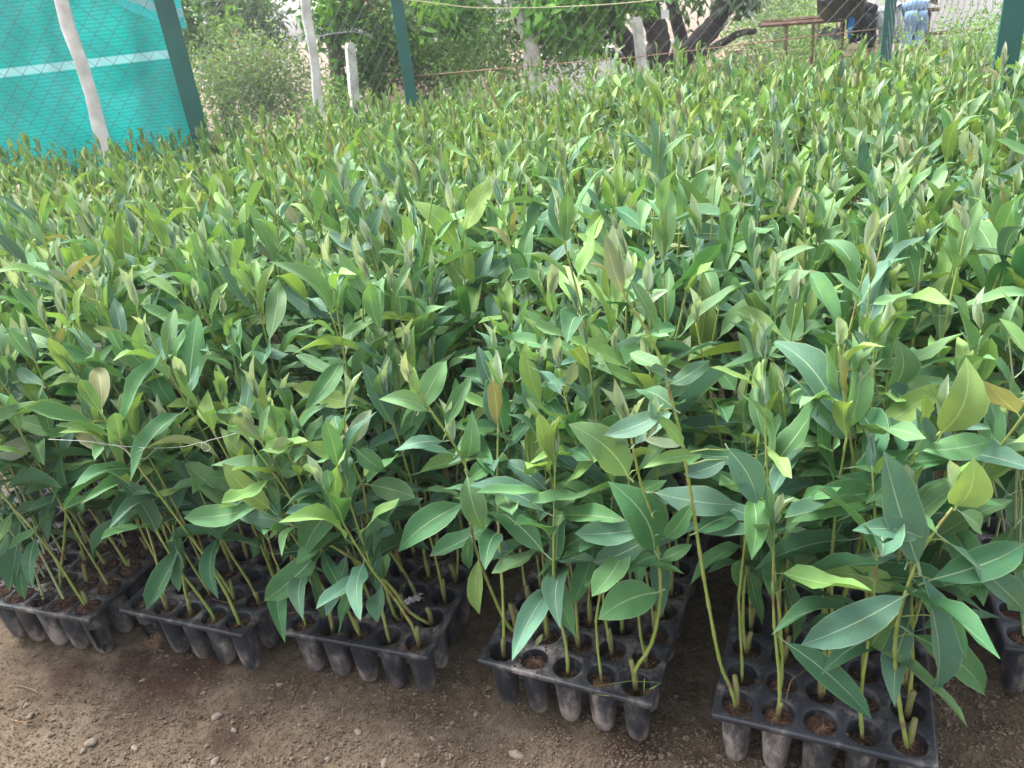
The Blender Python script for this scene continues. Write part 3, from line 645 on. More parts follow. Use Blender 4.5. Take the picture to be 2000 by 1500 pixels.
o_, b_ = deep_hero((1340, 380), .79, [(1318, 640), (1316, 570), (1325, 490), (1330, 430), (1345, 380), (1352, 350)],
  [(1335, 455, 1482, 458, 38, 'b', -.01), (1325, 500, 1436, 485, 34, 'b', -.03), (1330, 430, 1325, 352, 22, 'l', 0), (1345, 390, 1382, 330, 28, 'l', .0), (1320, 560, 1390, 500, 30, 'd', .01), (1330, 440, 1378, 395, 34, 'g', .02), (1322, 520, 1285, 540, 28, 'd', -.01)],
  'sapling with two flat blue-green leaves stretched sideways near the dark gap', 5, buds=[(1352, 350)]); HB.append(b_)
o_, b_ = deep_hero((1440, 400), .70, [(1395, 590), (1410, 520), (1432, 430), (1444, 370), (1447, 330)],
  [(1433, 435, 1345, 390, 26, 'w', -.01), (1440, 408, 1436, 375, 18, 'w', -.02), (1445, 385, 1505, 362, 20, 'w', 0), (1440, 355, 1405, 310, 26, 'l', 0), (1412, 540, 1362, 505, 34, 'w', -.02), (1425, 470, 1470, 430, 20, 'd', .02)],
  'sapling with small whitish leaves standing beside the dark gap in the bed', 6, buds=[(1447, 330)]); HB.append(b_)
o_, b_ = deep_hero((1360, 590), .626, [(1345, 720), (1350, 700), (1352, 670), (1345, 640)],
  [(1360, 700, 1373, 526, 46, 'y', .0), (1348, 680, 1332, 585, 14, 't', -.01), (1340, 660, 1290, 578, 24, 'b', -.01), (1345, 668, 1383, 672, 30, 'w', -.02), (1350, 690, 1410, 630, 40, 'b', .03)],
  'sapling with one tall straight bright green leaf pointing up', 8, buds=[(1345, 640)]); HB.append(b_)
o_, b_ = deep_hero((300, 640), .676, [(330, 800), (300, 730), (288, 690), (275, 640), (268, 600)],
  [(285, 716, 225, 650, 48, 'l', -.01), (292, 712, 272, 625, 34, 'y', -.01), (262, 664, 182, 640, 22, 'y', 0), (300, 715, 350, 645, 44, 'w', .02), (380, 770, 311, 710, 28, 'm', -.02), (305, 730, 352, 800, 36, 'g', -.02), (296, 760, 240, 760, 40, 'd', -.01)],
  'sapling beside the white thread with one purplish grey leaf', 9, buds=[(268, 600)]); HB.append(b_)
H(0, 3, 1, [(120, 1150), (125, 1060), (130, 960), (120, 900), (100, 840), (94, 825)],
  [(132, 935, 48, 967, 42, 'g', -.03), (92, 857, -8, 888, 44, 'm', -.01), (125, 900, 168, 810, 30, 'w', 0), (112, 850, 25, 822, 34, 'l', .01), (130, 940, 190, 900, 34, 'g', .01), (100, 850, 85, 760, 30, 'g', .01), (122, 880, 170, 1000, 20, 'g', -.03)],
  'sapling with a broad level leaf above the torn-corner tray', buds=[(96, 822)])

# --- every other sapling of the bed
BED = [(-3.6, 3.95), (-2.41, 4.02), (-1.47, 4.12), (-.76, 4.78), (.21, 4.95), (1.08, 4.55), (2.02, 4.2), (2.1, 3.7), (2.0, 2.95), (2.2, 1.6), (2.0, .3), (-1.0, .9), (-5, 3)]
def inside(x, y, poly):
    c = False; n = len(poly)
    for i in range(n):
        (x1, y1), (x2, y2) = poly[i], poly[(i + 1) % n]
        if (y1 > y) != (y2 > y) and x < (x2 - x1) * (y - y1) / (y2 - y1) + x1: c = not c
    return c
GAPS = [(atz(1505, 415, .50), .16), (atz(1570, 350, .55), .09), (atz(1010, 640, .40), .10), (atz(620, 560, .5), .07), (atz(215, 345, .6), .07)]
ORD = ['first', 'second', 'third', 'fourth', 'fifth']; ROWS = ['front', 'second', 'third', 'fourth']
cand = []
for (fl, ang, k) in COLS:
    a = math.radians(ang)
    if k >= 5: fl_m = np.array(TR[4][0]) + S * .345 * (k - 4)
    else: fl_m = fl
    for m in range(15):
        a2 = a if m < 2 else math.radians(-23.5)
        dm = .51 * m + (.02 * math.sin(k * 5 + m * 3) if m else 0)
        u = np.array([-math.sin(a), math.cos(a)]); org = (fl if m == 0 else fl_m) + u * dm
        if m >= 2: org = np.array(TR[3][0]) + S * (.338 * (k - 3)) + U * (dm - .02)
        for j in range(NR):
            for i in range(5):
                x, y = (i + .5) * P, (j + .5) * P
                q = np.array([org[0] + x * math.cos(a2) - y * math.sin(a2), org[1] + x * math.sin(a2) + y * math.cos(a2), ZT])
                if not inside(q[0], q[1], BED): continue
                if m == 0 and (k, i, j) in taken: continue
                px, py, dz = proj(q + np.array([0, 0, .42]))
                if dz < .25 or not (-130 < px < 2130 and py < 1650): continue
                cand.append((k, m, i, j, q, dz))
r = random.Random(77); plants = []
for (k, m, i, j, q, dz) in cand:
    occ = .86
    if m == 0 and j == 0 and k in (3, 4): occ = .75
    if r.random() > occ: continue
    if any(np.hypot(q[0] - g[0], q[1] - g[1]) < rad for g, rad in GAPS): continue
    if any(np.hypot(q[0] - b[0], q[1] - b[1]) < .035 for b in HB): continue
    hh = .575 + .10 * (float(vnoise(np.array(q[0] * 1.3 + 20), np.array(q[1] * 1.3 + 20), 9)) - .5) + .16 * (float(vnoise(np.array(q[0] * 4.1 + 70), np.array(q[1] * 4.1 + 70), 19)) - .5) + r.gauss(0, .055)
    if q[1] > 2.4 and abs(proj(q)[0] - 1600) < 110 and q[1] < 3.2: hh += .06
    if q[1] > 3.2 and proj(q)[0] > 1350: hh -= .045
    if m == 0: hh -= (.15, .11, .07, .04, .02, 0, 0, 0)[j]
    plants.append((dz, k, m, i, j, q, max(.22, hh)))
plants.sort(key=lambda t: t[0])
inframe = [p for p in plants if -20 < proj(p[5] + np.array([0, 0, p[6]]))[0] < 2020]
N_IND = 300 - NSAP
ind = set(id(p) for p in inframe[:N_IND])
stuff = []
for p in plants:
    dz, k, m, i, j, q, h = p
    rr = random.Random(hash((k, m, i, j)) & 0xffff)
    laz = rr.uniform(0, 6.28); lean = abs(rr.gauss(0, .12)) + .03
    if m == 0 and j < 3:
        if k in (3, 4): laz = math.pi / 2 + rr.gauss(.2, .8); lean = rr.uniform(.05, .20)
        else: laz = 2.7 + rr.gauss(0, .6); lean = rr.uniform(.10, .34)
    if id(p) in ind:
        if m == 0 and 0 <= k <= 5 and j < 4:
            lab = f'eucalyptus sapling in the {ORD[i]} cell from the left, {ROWS[j]} row of the {TR[k][2]}'; grp = 'saplings in the front cells of the trays'
        elif m == 0 and 0 <= k <= 5:
            lab = f'eucalyptus sapling crowded deep inside the {TR[k][2]}'; grp = f'saplings deep inside the {TR[k][2]}'
        elif 0 <= k <= 5:
            lab = f'eucalyptus sapling in the dense leafy mass behind the {TR[k][2]}'; grp = f'saplings behind the {TR[k][2]}'
        elif k < 0:
            lab = 'eucalyptus sapling crowded at the photo edge beside the torn-corner tray'; grp = 'saplings beside the torn-corner tray'
        else:
            lab = 'eucalyptus sapling crowded at the photo edge past the foremost tray'; grp = 'saplings past the foremost tray'
        sapling(rr, q, h, laz, lean, lab, grp, bare=.42 if (m == 0 and j < 3) else .36)
    else:
        stuff.append((rr, q, h, laz, lean, dz))
# the rest of the bed: one uncountable mass
acc = {}
SV = []; ST = []; sn = 0; SC = []
for (rr, q, h, laz, lean, dz) in stuff:
    far = dz > 2.1
    stem, leaves, tip = grow(rr, q, h, laz, lean, far, smin=.36 if dz < 2.2 else .5)
    if dz < 4.0:
        pass
    for kk in range(3):                                  # upright young leaves at the tip
        a = rr.uniform(0, 6.28); l = rr.uniform(.03, .065); s_ = rr.uniform(.1, .45)
        d = np.array([math.cos(a) * s_, math.sin(a) * s_, 1]) * l
        leaves.append((lmat(tip - d * .2, tip + d, l * .26, (-math.cos(a), -math.sin(a), .2)), rr.choice('tyyyrllt' if far else 'tyltw'), rr.randrange(6)))
    for (M, kd, i) in leaves:
        c = np.array(KINDS[kd]) * rr.uniform(.75, 1.25) * np.array([rr.uniform(.85, 1.2), 1, rr.uniform(.8, 1.2)])
        acc.setdefault((1 if dz > 3.6 else 0, i), []).append((M, c))
    pts = [stem[2], stem[4], stem[7]] if dz > 3 else [stem[0], stem[3], stem[5], stem[7]]
    vs = []
    for t_, p_ in enumerate(pts):
        rad = .003 - .0016 * t_ / (len(pts) - 1)
        for e in range(3): vs.append(p_ + rad * np.array([math.cos(e * 2.094), math.sin(e * 2.094), 0]))
    for t_ in range(len(pts) - 1):
        for e in range(3):
            a_, b__ = t_ * 3 + e, t_ * 3 + (e + 1) % 3
            ST += [(sn + a_, sn + b__, sn + b__ + 3), (sn + a_, sn + b__ + 3, sn + a_ + 3)]
    SV += vs; sn += len(vs)
Vs = [np.array(SV)]; UVs = [np.full((len(SV), 2), .5)]; Ts = [np.array(ST)]; Cs = [np.tile((.24, .30, .08), (len(SV), 1))]; off = len(SV)
for (lod, i), lst in acc.items():
    g = (GEO_MID, GEO_LO)[lod][i]; M = np.array([x[0] for x in lst]); C = np.array([x[1] for x in lst]); n = len(g[0])
    v = np.einsum('nab,kb->nka', M[:, :3, :3], g[0]) + M[:, None, :3, 3]
    Vs.append(v.reshape(-1, 3)); UVs.append(np.tile(g[1], (len(lst), 1))); Cs.append(np.repeat(C, n, 0))
    Ts.append((g[2][None] + (np.arange(len(lst)) * n)[:, None, None]).reshape(-1, 3) + off); off += n * len(lst)
mass = put('sapling_mass', geo_mesh('sapling_mass', np.concatenate(Vs), np.concatenate(UVs), np.concatenate(Ts), np.concatenate(Cs)))
tag(mass, 'dense mass of yellow-green sapling tops filling the bed towards the fence', 'saplings', kind='stuff')
print('PLANTS', len(plants), 'individual', NSAP, 'mass', len(stuff), 'mass tris', sum(len(t) for t in Ts))

# ------------------------------------------------------------------ small things round the trays
# roots spilling from the broken cell
rc = random.Random(3); mb = MB(); c0 = tray_pt(1, 0, 0) + np.array([-.001, -.014, -.094])
for k in range(70):
    a = rc.uniform(0, 6.28); e = rc.uniform(-1, .9); rad = rc.uniform(.006, .021); pts = []
    for s in range(5):
        pts.append(c0 + np.array([math.cos(a) * math.cos(e) * rad, math.sin(a) * math.cos(e) * rad, max(-.027, math.sin(e) * rad)])); a += rc.uniform(.2, .8); e += rc.uniform(-.4, .4)
    mb.tube(pts, rc.uniform(.0004, .0009), 4)
tag(mb.build('root_ball', 'fibre'), 'tangled brown root ball spilling out under the spilled-root tray', 'roots')
# thin dry roots and fibres lying over the trays
def strand(name, pts, rad, mat, label, cat, group=None):
    mb = MB(); P_ = [np.asarray(p, float) for p in pts]; fine = []
    for i in range(len(P_) - 1):
        p0, p1, p2, p3 = P_[max(i - 1, 0)], P_[i], P_[i + 1], P_[min(i + 2, len(P_) - 1)]
        for t in (0, .25, .5, .75): fine.append(.5 * ((2 * p1) + (p2 - p0) * t + (2 * p0 - 5 * p1 + 4 * p2 - p3) * t * t + (3 * p1 - p0 - 3 * p2 + p3) * t ** 3))
    fine.append(P_[-1]); mb.tube(fine, rad, 5); return tag(mb.build(name, mat), label, cat, group)
zt = lambda px, py, dz=.004: atz(px, py, ZT + dz)
strand('dry_root', [zt(563, 1199), zt(580, 1195, .01), zt(605, 1196, .009), zt(612, 1206)], .0008, 'fibre', 'thin dry root curled over the clay-dusted middle tray corner', 'root')
strand('dry_root', [zt(1045, 1240), zt(1063, 1190, .02), zt(1090, 1165, .03), zt(1115, 1160, .01)], .0006, 'fibre', 'thin dry root looping between stems of the grass-sprig tray', 'root')
strand('dry_root', [zt(1535, 1370, .012), zt(1545, 1330, .03), zt(1565, 1315, .02), zt(1580, 1300)], .0006, 'fibre', 'hair-thin dry root arching over the foremost tray', 'root')
strand('dry_root', [zt(415, 1170), zt(440, 1176, .012), zt(470, 1178, .01)], .0007, 'fibre', 'thin dry root lying across cells of the spilled-root tray', 'root')
# white thread snagged across the leaves: it hangs over the saplings at the left
th = lambda px, py: aty(px, py, 1.17)
strand('white_thread', [th(95, 858), th(170, 862), th(225, 870), th(300, 875), th(360, 872), th(392, 864), th(409, 872), th(407, 880), th(398, 880), th(393, 870), th(402, 862), th(440, 852), th(478, 841)], .00034, 'thread', 'thin white thread with a loop snagged across the leaves', 'thread')
strand('white_thread', [th(220, 868), th(240, 876), th(260, 892), th(282, 896), th(295, 885), th(305, 875)], .0004, 'thread', 'sagging end of white thread below the looped thread', 'thread')
# grass sprig in the corner cell of the fourth tray
gp = thing('grass_sprig', 'thin green grass sprig growing in the corner cell of the grass-sprig tray', 'grass', tuple(tray_pt(3, 4, 0) + np.array([.008, -.005, -.012])))
for pts in ([(1257, 1365), (1258, 1340), (1259, 1325)], [(1256, 1362), (1290, 1333), (1230, 1330), (1155, 1342)], [(1257, 1358), (1270, 1345), (1292, 1334)], [(1256, 1366), (1210, 1362), (1165, 1356)]):
    base = np.array(gp.location); w3 = [aty(x, y, base[1] - .01) - base for x, y in pts]; mb = MB()
    mb.tube(w3, [.0012] + [.001] * (len(w3) - 2) + [.0003], 4, sq=.35); mb.build('blade', 'stem', gp)
# clover-like weed seedlings
for (px, py, lab) in ((790, 1152, 'tiny green weed seedling in the clay-dusted middle tray'), (1300, 1184, 'tiny green weed seedling among stems of the grass-sprig tray'), (425, 1043, 'tiny feathery weed seedling in the spilled-root tray')):
    b0 = zt(px, py, 0); wd_ = thing('weed_seedling', lab, 'weed', tuple(b0)); rw = random.Random(px)
    mb = MB(); mb.tube([(0, 0, -.01), (0, 0, .012)], .0006, 4); mb.build('stem', 'stem', wd_)
    for k in range(6):
        a = k * 1.05 + rw.uniform(-.3, .3); z = rw.uniform(.004, .014); l = rw.uniform(.006, .010); lf = put('leaf', LIB[('g', k % 6)], wd_)
        lf.matrix_local = to_m(lmat((.002 * math.cos(a), .002 * math.sin(a), z), (l * math.cos(a), l * math.sin(a), z + .003), l * .6, (0, 0, 1)))
# fallen leaves and scraps
for (px, py, tx, ty, wpx, kd, lab) in ((712, 1206, 732, 1200, 16, 'w', 'pale fallen leaf fragment lying on the clay-dusted middle tray'), (1046, 1262, 1060, 1238, 10, 'r', 'dry brown leaf curled in a cell of the grass-sprig tray')):
    B = zt(px, py, .004); T = zt(tx, ty, .008); o = put('fallen_leaf', LIB[(kd, 2)]); o.matrix_world = to_m(lmat(B, T, wpx / 1100, (0, -.2, 1))); tag(o, lab, 'leaf')
mb = MB(); b0 = zt(806, 1178, .006); rs = random.Random(2)
mb.grid(lambda u, v, o: b0 + np.array([(u - .5) * .035 + .005 * math.sin(v * 9), (v - .5) * .018 + .012 * u, .006 * abs(math.sin(u * 11 + v * 5)) + o]), 12, 6, .0008)
tag(mb.build('plastic_scrap', 'plastic_scrap'), 'crumpled silvery plastic scrap lying on the clay-dusted middle tray', 'scrap')
# dirt on the trays
def litter(name, pts, size, mat, label, seed):
    rr = random.Random(seed); mb = MB()
    for p in pts:
        s = rr.uniform(.4, 1) * size * (2.2 if rr.random() < .08 else 1); vs = []
        for d in ((1, 0, 0), (-.6, .8, 0), (-.5, -.8, .1), (0, .1, .8), (.1, -.1, -.5)): vs.append(np.asarray(p) + np.array([d[0] * s * rr.uniform(.6, 1.3), d[1] * s * rr.uniform(.6, 1.3), d[2] * s * rr.uniform(.5, 1)]))
        mb.add(vs, [(0, 1, 3), (1, 2, 3), (2, 0, 3), (1, 0, 4), (2, 1, 4), (0, 2, 4)])
    return tag(mb.build(name, mat, None, False), label, 'litter', kind='stuff')
pts = []
for n_ in range(4200):
    k = r.choice((0, 0, 0, 0, 0, 0, 1, 2, 2, 3, 4)); x, y = r.uniform(.0, .3), r.uniform(0, .46)
    a = math.radians(TR[k][1]); fx, fy = (x / P) % 1 - .5, (y / P) % 1 - .5
    if math.hypot(fx, fy) * P < HR * 1.02 and k != 0: continue
    pts.append((TR[k][0][0] + x * math.cos(a) - y * math.sin(a), TR[k][0][1] + x * math.sin(a) + y * math.cos(a), ZT + .001 + (r.uniform(0, .011) if k == 0 else 0)))
litter('coir_litter', pts, .0042, 'coir', 'dark coir crumbs scattered over the tray tops', 1)
pts = []
for (cx, cy, sx, sy, n_) in ((330, 1330, 95, 40, 520), (270, 1300, 50, 30, 160), (430, 1290, 90, 16, 240), (440, 1440, 90, 30, 120), (700, 1330, 60, 30, 90), (120, 1310, 80, 40, 120), (880, 1340, 80, 60, 120), (1230, 1460, 60, 30, 60), (200, 1380, 120, 60, 140)):
    for _ in range(n_):
        p = atz(r.gauss(cx, sx), r.gauss(cy, sy), 0); pts.append((p[0], p[1], float(soil_h(p[0], p[1])) + .001))
litter('coir_spill', pts, .0021, 'coir', 'dark red-brown coir spilled on the soil before the spilled-root tray', 2)
pts = []
for _ in range(11000):
    px_, py_ = r.uniform(-30, 2030), 1200 + 330 * r.random() ** .6
    if min(math.hypot((px_ - cx) / 2.0, py_ - cy) for cx, cy in ((325, 1335), (430, 1295), (260, 1300), (440, 1445), (130, 1320))) < 32 and r.random() < .8: continue
    p = atz(px_, py_, 0); pts.append((p[0], p[1], float(soil_h(p[0], p[1])) + .0022))
litter('soil_crumbs', pts, .0036, 'clod', 'loose brown soil crumbs over the bare ground', 3)
# pebbles one can pick out
def pebble_mesh(seed):
    rr = random.Random(seed); mb = MB(); n = 9; prof = [(.0, .62), (.55, .52), (.95, .1), (.9, -.25), (.45, -.5), (0, -.55)]; vs = []
    for (q_, z) in prof:
        for k in range(n): a = 2 * math.pi * k / n; f = q_ * (1 + .22 * math.sin(2 * a + seed) + rr.uniform(-.28, .28)); vs.append((f * math.cos(a), f * .78 * math.sin(a), z + rr.uniform(-.1, .1)))
    mb.add(vs, [(i * n + k, (i + 1) * n + k, (i + 1) * n + (k + 1) % n, i * n + (k + 1) % n) for i in range(len(prof) - 1) for k in range(n)]); return mb.mesh('pebble', 'pebble')
PEB = [pebble_mesh(k) for k in range(4)]
for k, (px, py, s, lab) in enumerate(((422, 1397, 18, 'pale pebble on the soil before the spilled-root tray'), (418, 1486, 18, 'whitish pebble at the bottom edge of the photo'), (1010, 1474, 24, 'large brown stone on the soil beside the grass-sprig tray'),
        (178, 1449, 16, 'grey stone low on the bare soil at the bottom corner'), (455, 1420, 12, 'small round pebble just beside the pale pebble'), (278, 1327, 9, 'tiny white pebble in the dark spilled coir'), (752, 1493, 16, 'cream stone on the bottom edge below the clay-dusted tray'),
        (700, 1430, 14, 'small stone on the soil below the clay-dusted middle tray'), (160, 1465, 10, 'small grey pebble beside the grey stone'), (262, 1457, 13, 'flat dark clod between the grey stone and whitish pebble'), (548, 1338, 10, 'small pebble under the front of the clay-dusted tray'),
        (930, 1395, 11, 'small pebble in the gap beside the grass-sprig tray'), (640, 1480, 10, 'small buff pebble near the bottom edge'), (60, 1400, 11, 'small pebble at the photo side on bare soil'), (845, 1440, 10, 'small grey pebble below the gap between trays'), (1340, 1440, 11, 'small pebble in the shaded gap before the foremost tray'))):
    p = atz(px, py, 0); s_ = s / F * np.linalg.norm(p - CAM) * .55; o = put('pebble', PEB[k % 4], None, (p[0], p[1], float(soil_h(p[0], p[1])) + s_ * .25)); o.scale = (s_, s_, s_ * .9); o.rotation_euler.z = k * 1.3
    tag(o, lab, 'pebble', 'pebbles on the bare soil')
for k, pts in enumerate(([(10, 1345), (30, 1338), (60, 1345), (75, 1352)], [(20, 1405), (50, 1410), (80, 1400), (95, 1395)], [(570, 1380), (585, 1350), (595, 1330), (588, 1320)], [(640, 1410), (655, 1415), (668, 1430)])):
    labs = ('dry straw curled on the soil under the torn-corner tray', 'long dry straw lying on the soil at the photo side', 'dry grass stalk on the soil before the clay-dusted tray', 'short dry straw on the soil below the clay-dusted tray')
    strand('dry_straw', [atz(x, y, .004) for x, y in pts], .0009, 'fibre', labs[k], 'straw', 'dry straws on the soil')

# ------------------------------------------------------------------ fence, net and poles
zc = .745
KB = .695          # distance scale of everything beyond the fence
P0 = atz(388, 262, zc); P1 = atz(800, 185, zc); P2 = atz(1727, 95, zc); P3 = atz(1946, 165, zc)
ground_at = lambda p: (p[0], p[1], 0)
def post(p, label, h=3.2, wdt=.085, rz=0.0):
    o = thing('fence_post', label, 'post', ground_at(p), 'dark green steel fence posts', rz)
    mb = MB(); mb.box((0, -wdt * .5, h / 2 - .1), wdt, .008, h); mb.build('front_flange', 'green_paint', o, False)
    mb = MB(); mb.box((wdt * .5 - .004, .003, h / 2 - .1), .008, wdt, h); mb.build('side_flange', 'green_paint', o, False)
    return o
post(P0, 'dark green angle-iron post at the end of the teal net', wdt=.088, rz=.45)
post(P1, 'green angle-iron fence post between the white pole and mango tree', wdt=.072, rz=.3)
post(P2, 'dark green fence post standing in front of the hanging clothes', wdt=.058, rz=-.1)
post(P3, 'wide dark green fence post near the photo corner', wdt=.075, rz=-.1)
PL = P0 + (P0 - P1) / np.linalg.norm(P0 - P1) * 0
PL = np.array([-3.25, P0[1] - .12, 0])
def chain(a, b, label, h=2.6, cw=.085, mat='wire', z0=.05, rails=(), rad=.0022):
    a = np.array([a[0], a[1], 0]); b = np.array([b[0], b[1], 0]); d = b - a; Ln = np.linalg.norm(d); d /= Ln; nrm = np.array([-d[1], d[0], 0])
    o = thing('chain_link_fence', label, 'fence', tuple(a), 'chain-link fencing round the bed')
    V = []; T = []; n = int(Ln / cw)
    def seg(p, q_):
        t = q_ - p; t = t / np.linalg.norm(t); x = np.cross(t, nrm); x /= np.linalg.norm(x); b_ = len(V)
        for pp in (p, q_):
            for e in range(3): an = e * 2.094; V.append(pp + rad * (math.cos(an) * x + math.sin(an) * nrm))
        for e in range(3): T.append((b_ + e, b_ + (e + 1) % 3, b_ + 3 + (e + 1) % 3)); T.append((b_ + e, b_ + 3 + (e + 1) % 3, b_ + 3 + e))
    hh = cw * .52; rows = int((h - z0) / hh)
    for i in range(n):
        for j in range(rows):
            x0 = i * cw; z = z0 + j * hh; m_ = x0 + cw / 2
            lf, rt = d * (x0 + .0), d * (x0 + cw)
            md = d * m_
            if j % 2 == 0: seg(lf + [0, 0, z], md + [0, 0, z + hh] + nrm * .002); seg(rt + [0, 0, z], md + [0, 0, z + hh] - nrm * .002)
            else: seg(md + [0, 0, z] + nrm * .002, lf + [0, 0, z + hh]); seg(md + [0, 0, z] - nrm * .002, rt + [0, 0, z + hh])
    me = bpy.data.meshes.new('wire_mesh'); np_mesh(me, np.array(V), np.array(T)); me.materials.append(MATS[mat]); put('wire_mesh', me, o)
    for z in rails:
        mb = MB(); mb.tube([np.array([0, 0, z]), d * Ln * .5 + [0, 0, z - .02], d * Ln + [0, 0, z]], .003, 5); mb.build('rail_wire', 'wire_rust', o)
    return o
chain(PL + [0, -.05, 0], P0 + [0, -.06, 0], 'chain-link fence stretched in front of the teal net', 2.0, rad=.0012)
chain(P0, P1, 'chain-link fence panel between net end post and green post', 1.7, mat='wire', rad=.0008)
chain(P1, P2, 'chain-link fence panel in front of the mango tree', 1.7, mat='wire', rad=.0008, rails=(.85,))
chain(P2, P3, 'chain-link fence panel beside the wide post at photo corner', 1.7, mat='wire', rad=.0009)
chain(P3, (2.6, 1.6), 'chain-link fence panel running past the wide post', 1.7, mat='wire', rad=.0009)
# teal shade net
dN = (P0 - PL); dN[2] = 0; LN = np.linalg.norm(dN); dN /= LN; nN = np.array([-dN[1], dN[0], 0])
no = thing('shade_net_wall', 'teal green shade net with white band hung along the fence', 'net', tuple(PL))
def netf(u, v, o):
    z = .05 + v * 2.35; wv = .05 * math.sin(u * 9 + v * 2) + .030 * math.sin(u * 27 + v * 7 + 1) * (.4 + v) + .03 * math.sin(v * 6 + u * 3) + .012 * math.sin(u * 55 - v * 16) + .02 * math.sin(u * 14 - v * 11)
    return dN * (u * (LN - .03)) + nN * (.23 + wv + o) + np.array([0, 0, z])
def uvgrid(fn, nu, nv, su, sv, name, mat, parent, thick=.003, loc=None):
    V = []; UV = []; Fq = []
    for s_, o_ in ((1, 0), (-1, thick)):
        b = len(V)
        for j in range(nv + 1):
            for i in range(nu + 1): V.append(fn(i / nu, j / nv, o_)); UV.append((i / nu * su, j / nv * sv))
        for j in range(nv):
            for i in range(nu):
                a = b + j * (nu + 1) + i; Fq.append((a, a + 1, a + nu + 2, a + nu + 1)[::s_])
    me = bpy.data.meshes.new(name); np_mesh(me, np.array(V, float), np.array(Fq)); l = me.uv_layers.new(name='uv')
    l.data.foreach_set('uv', np.array(UV)[np.array(Fq).ravel()].astype(np.float32).ravel()); me.materials.append(MATS[mat]); return put(name, me, parent, loc)
uvgrid(netf, 70, 50, LN, 2.4, 'net_sheet', 'shade_net', no)
# loose flap of the net hanging over the top by the post
Yf = P0[1] + .075
edge = [(150, -25), (200, -2), (250, 22), (300, 40), (345, 52), (371, 56)]
def flapf(u, v, o):
    s = u * (len(edge) - 1); i = min(int(s), len(edge) - 2); t = s - i
    px = edge[i][0] * (1 - t) + edge[i + 1][0] * t; py = edge[i][1] * (1 - t) + edge[i + 1][1] * t
    b = aty(px, py, Yf + .03 * math.sin(u * 8)); return b + np.array([.04 * v - .10 * v * u, .08 * v + .04 * math.sin(v * 4 + u * 5) + o, .55 * v])
fo = thing('net_flap', 'loose bright cyan flap of net folded over beside the post', 'net')
uvgrid(flapf, 30, 16, .9, .8, 'net_sheet', 'net_flap', fo)
# bamboo poles
def pole(name, label, cat, bot, top, Y, r0, r1, mat, extra=.6, joints=True, group=None):
    Y *= KB; a = aty(*bot, Y); b = aty(*top, Y); d = (b - a) / (b[2] - a[2]); lo = a - d * a[2]; hi = b + d * extra; mb = MB(); pts = []; rad = []; n = 14
    for i in range(n + 1):
        t = i / n; pts.append(lo + (hi - lo) * t + np.array([.006 * math.sin(i * 1.9), 0, 0])); rad.append((r0 + (r1 - r0) * t) * (1.12 if joints and i % 3 == 0 else 1))
    mb.tube(pts, rad, 9); return tag(mb.build(name, mat), label, cat, group)
pole('bamboo_pole', 'white bamboo pole leaning in front of the teal net', 'pole', (212, 300), (120, 0), (P0[1] - .3) / KB, .030, .027, 'bamboo')
pole('bamboo_pole', 'tall pinkish white bamboo pole standing free before the grey bush', 'pole', (625, 215), (597, 0), 6.75, .027, .024, 'bamboo')
pole('wooden_stake', 'short bleached stake in the grass behind the clothes rail', 'stake', (1910, 140), (1905, 118), 8.2, .014, .014, 'bark_brown', .2, False)
def cpost(bot, top, Y, wd_, label):
    Y *= KB; wd_ *= KB; a = aty(*bot, Y); b = aty(*top, Y); d = (b - a) / (b[2] - a[2]); lo = a - d * a[2]; mb = MB()
    mb.tube([lo, lo + (b - lo) * .5, b - d * .03, b], [wd_ * .72, wd_ * .68, wd_ * .62, wd_ * .45], 4); o = tag(mb.build('concrete_post', 'concrete', None, False), label, 'post', 'old concrete fence posts'); return o
cpost((693, 205), (683, 84), 7.6, .085, 'short pale concrete post beside the pinkish bamboo pole')
cpost((1256, 145), (1243, 34), 8.3, .085, 'leaning grey concrete post before the mango trunks')
strand('rope', [aty(782, -2, P1[1]), aty(850, 6, 5.0), aty(930, 15, 5.0), aty(1040, 15, 5.0), aty(1180, 9, 4.93), aty(1300, -2, 4.86), aty(1420, -14, 4.8)], .003, 'rope', 'yellowish rope sagging across the top between fence posts', 'rope')
bw = thing('barbed_wire', 'curved spiky strand above the short concrete post', 'wire', tuple(aty(665, 65, 5.28)))
mb = MB(); c_ = np.array(bw.location); pts = [aty(*q_, 5.28) - c_ for q_ in ((612, 74), (650, 66), (690, 62), (712, 68), (728, 78))]; mb.tube(pts, .004, 5); mb.build('strand', 'wire', bw)
mb = MB()
for i in range(22):
    t = i / 21 * 4; k = min(int(t), 3); p = pts[k] + (pts[k + 1] - pts[k]) * (t - k); mb.tube([p, p + np.array([.006, 0, .022])], .0016, 3)
mb.build('barbs', 'wire', bw)

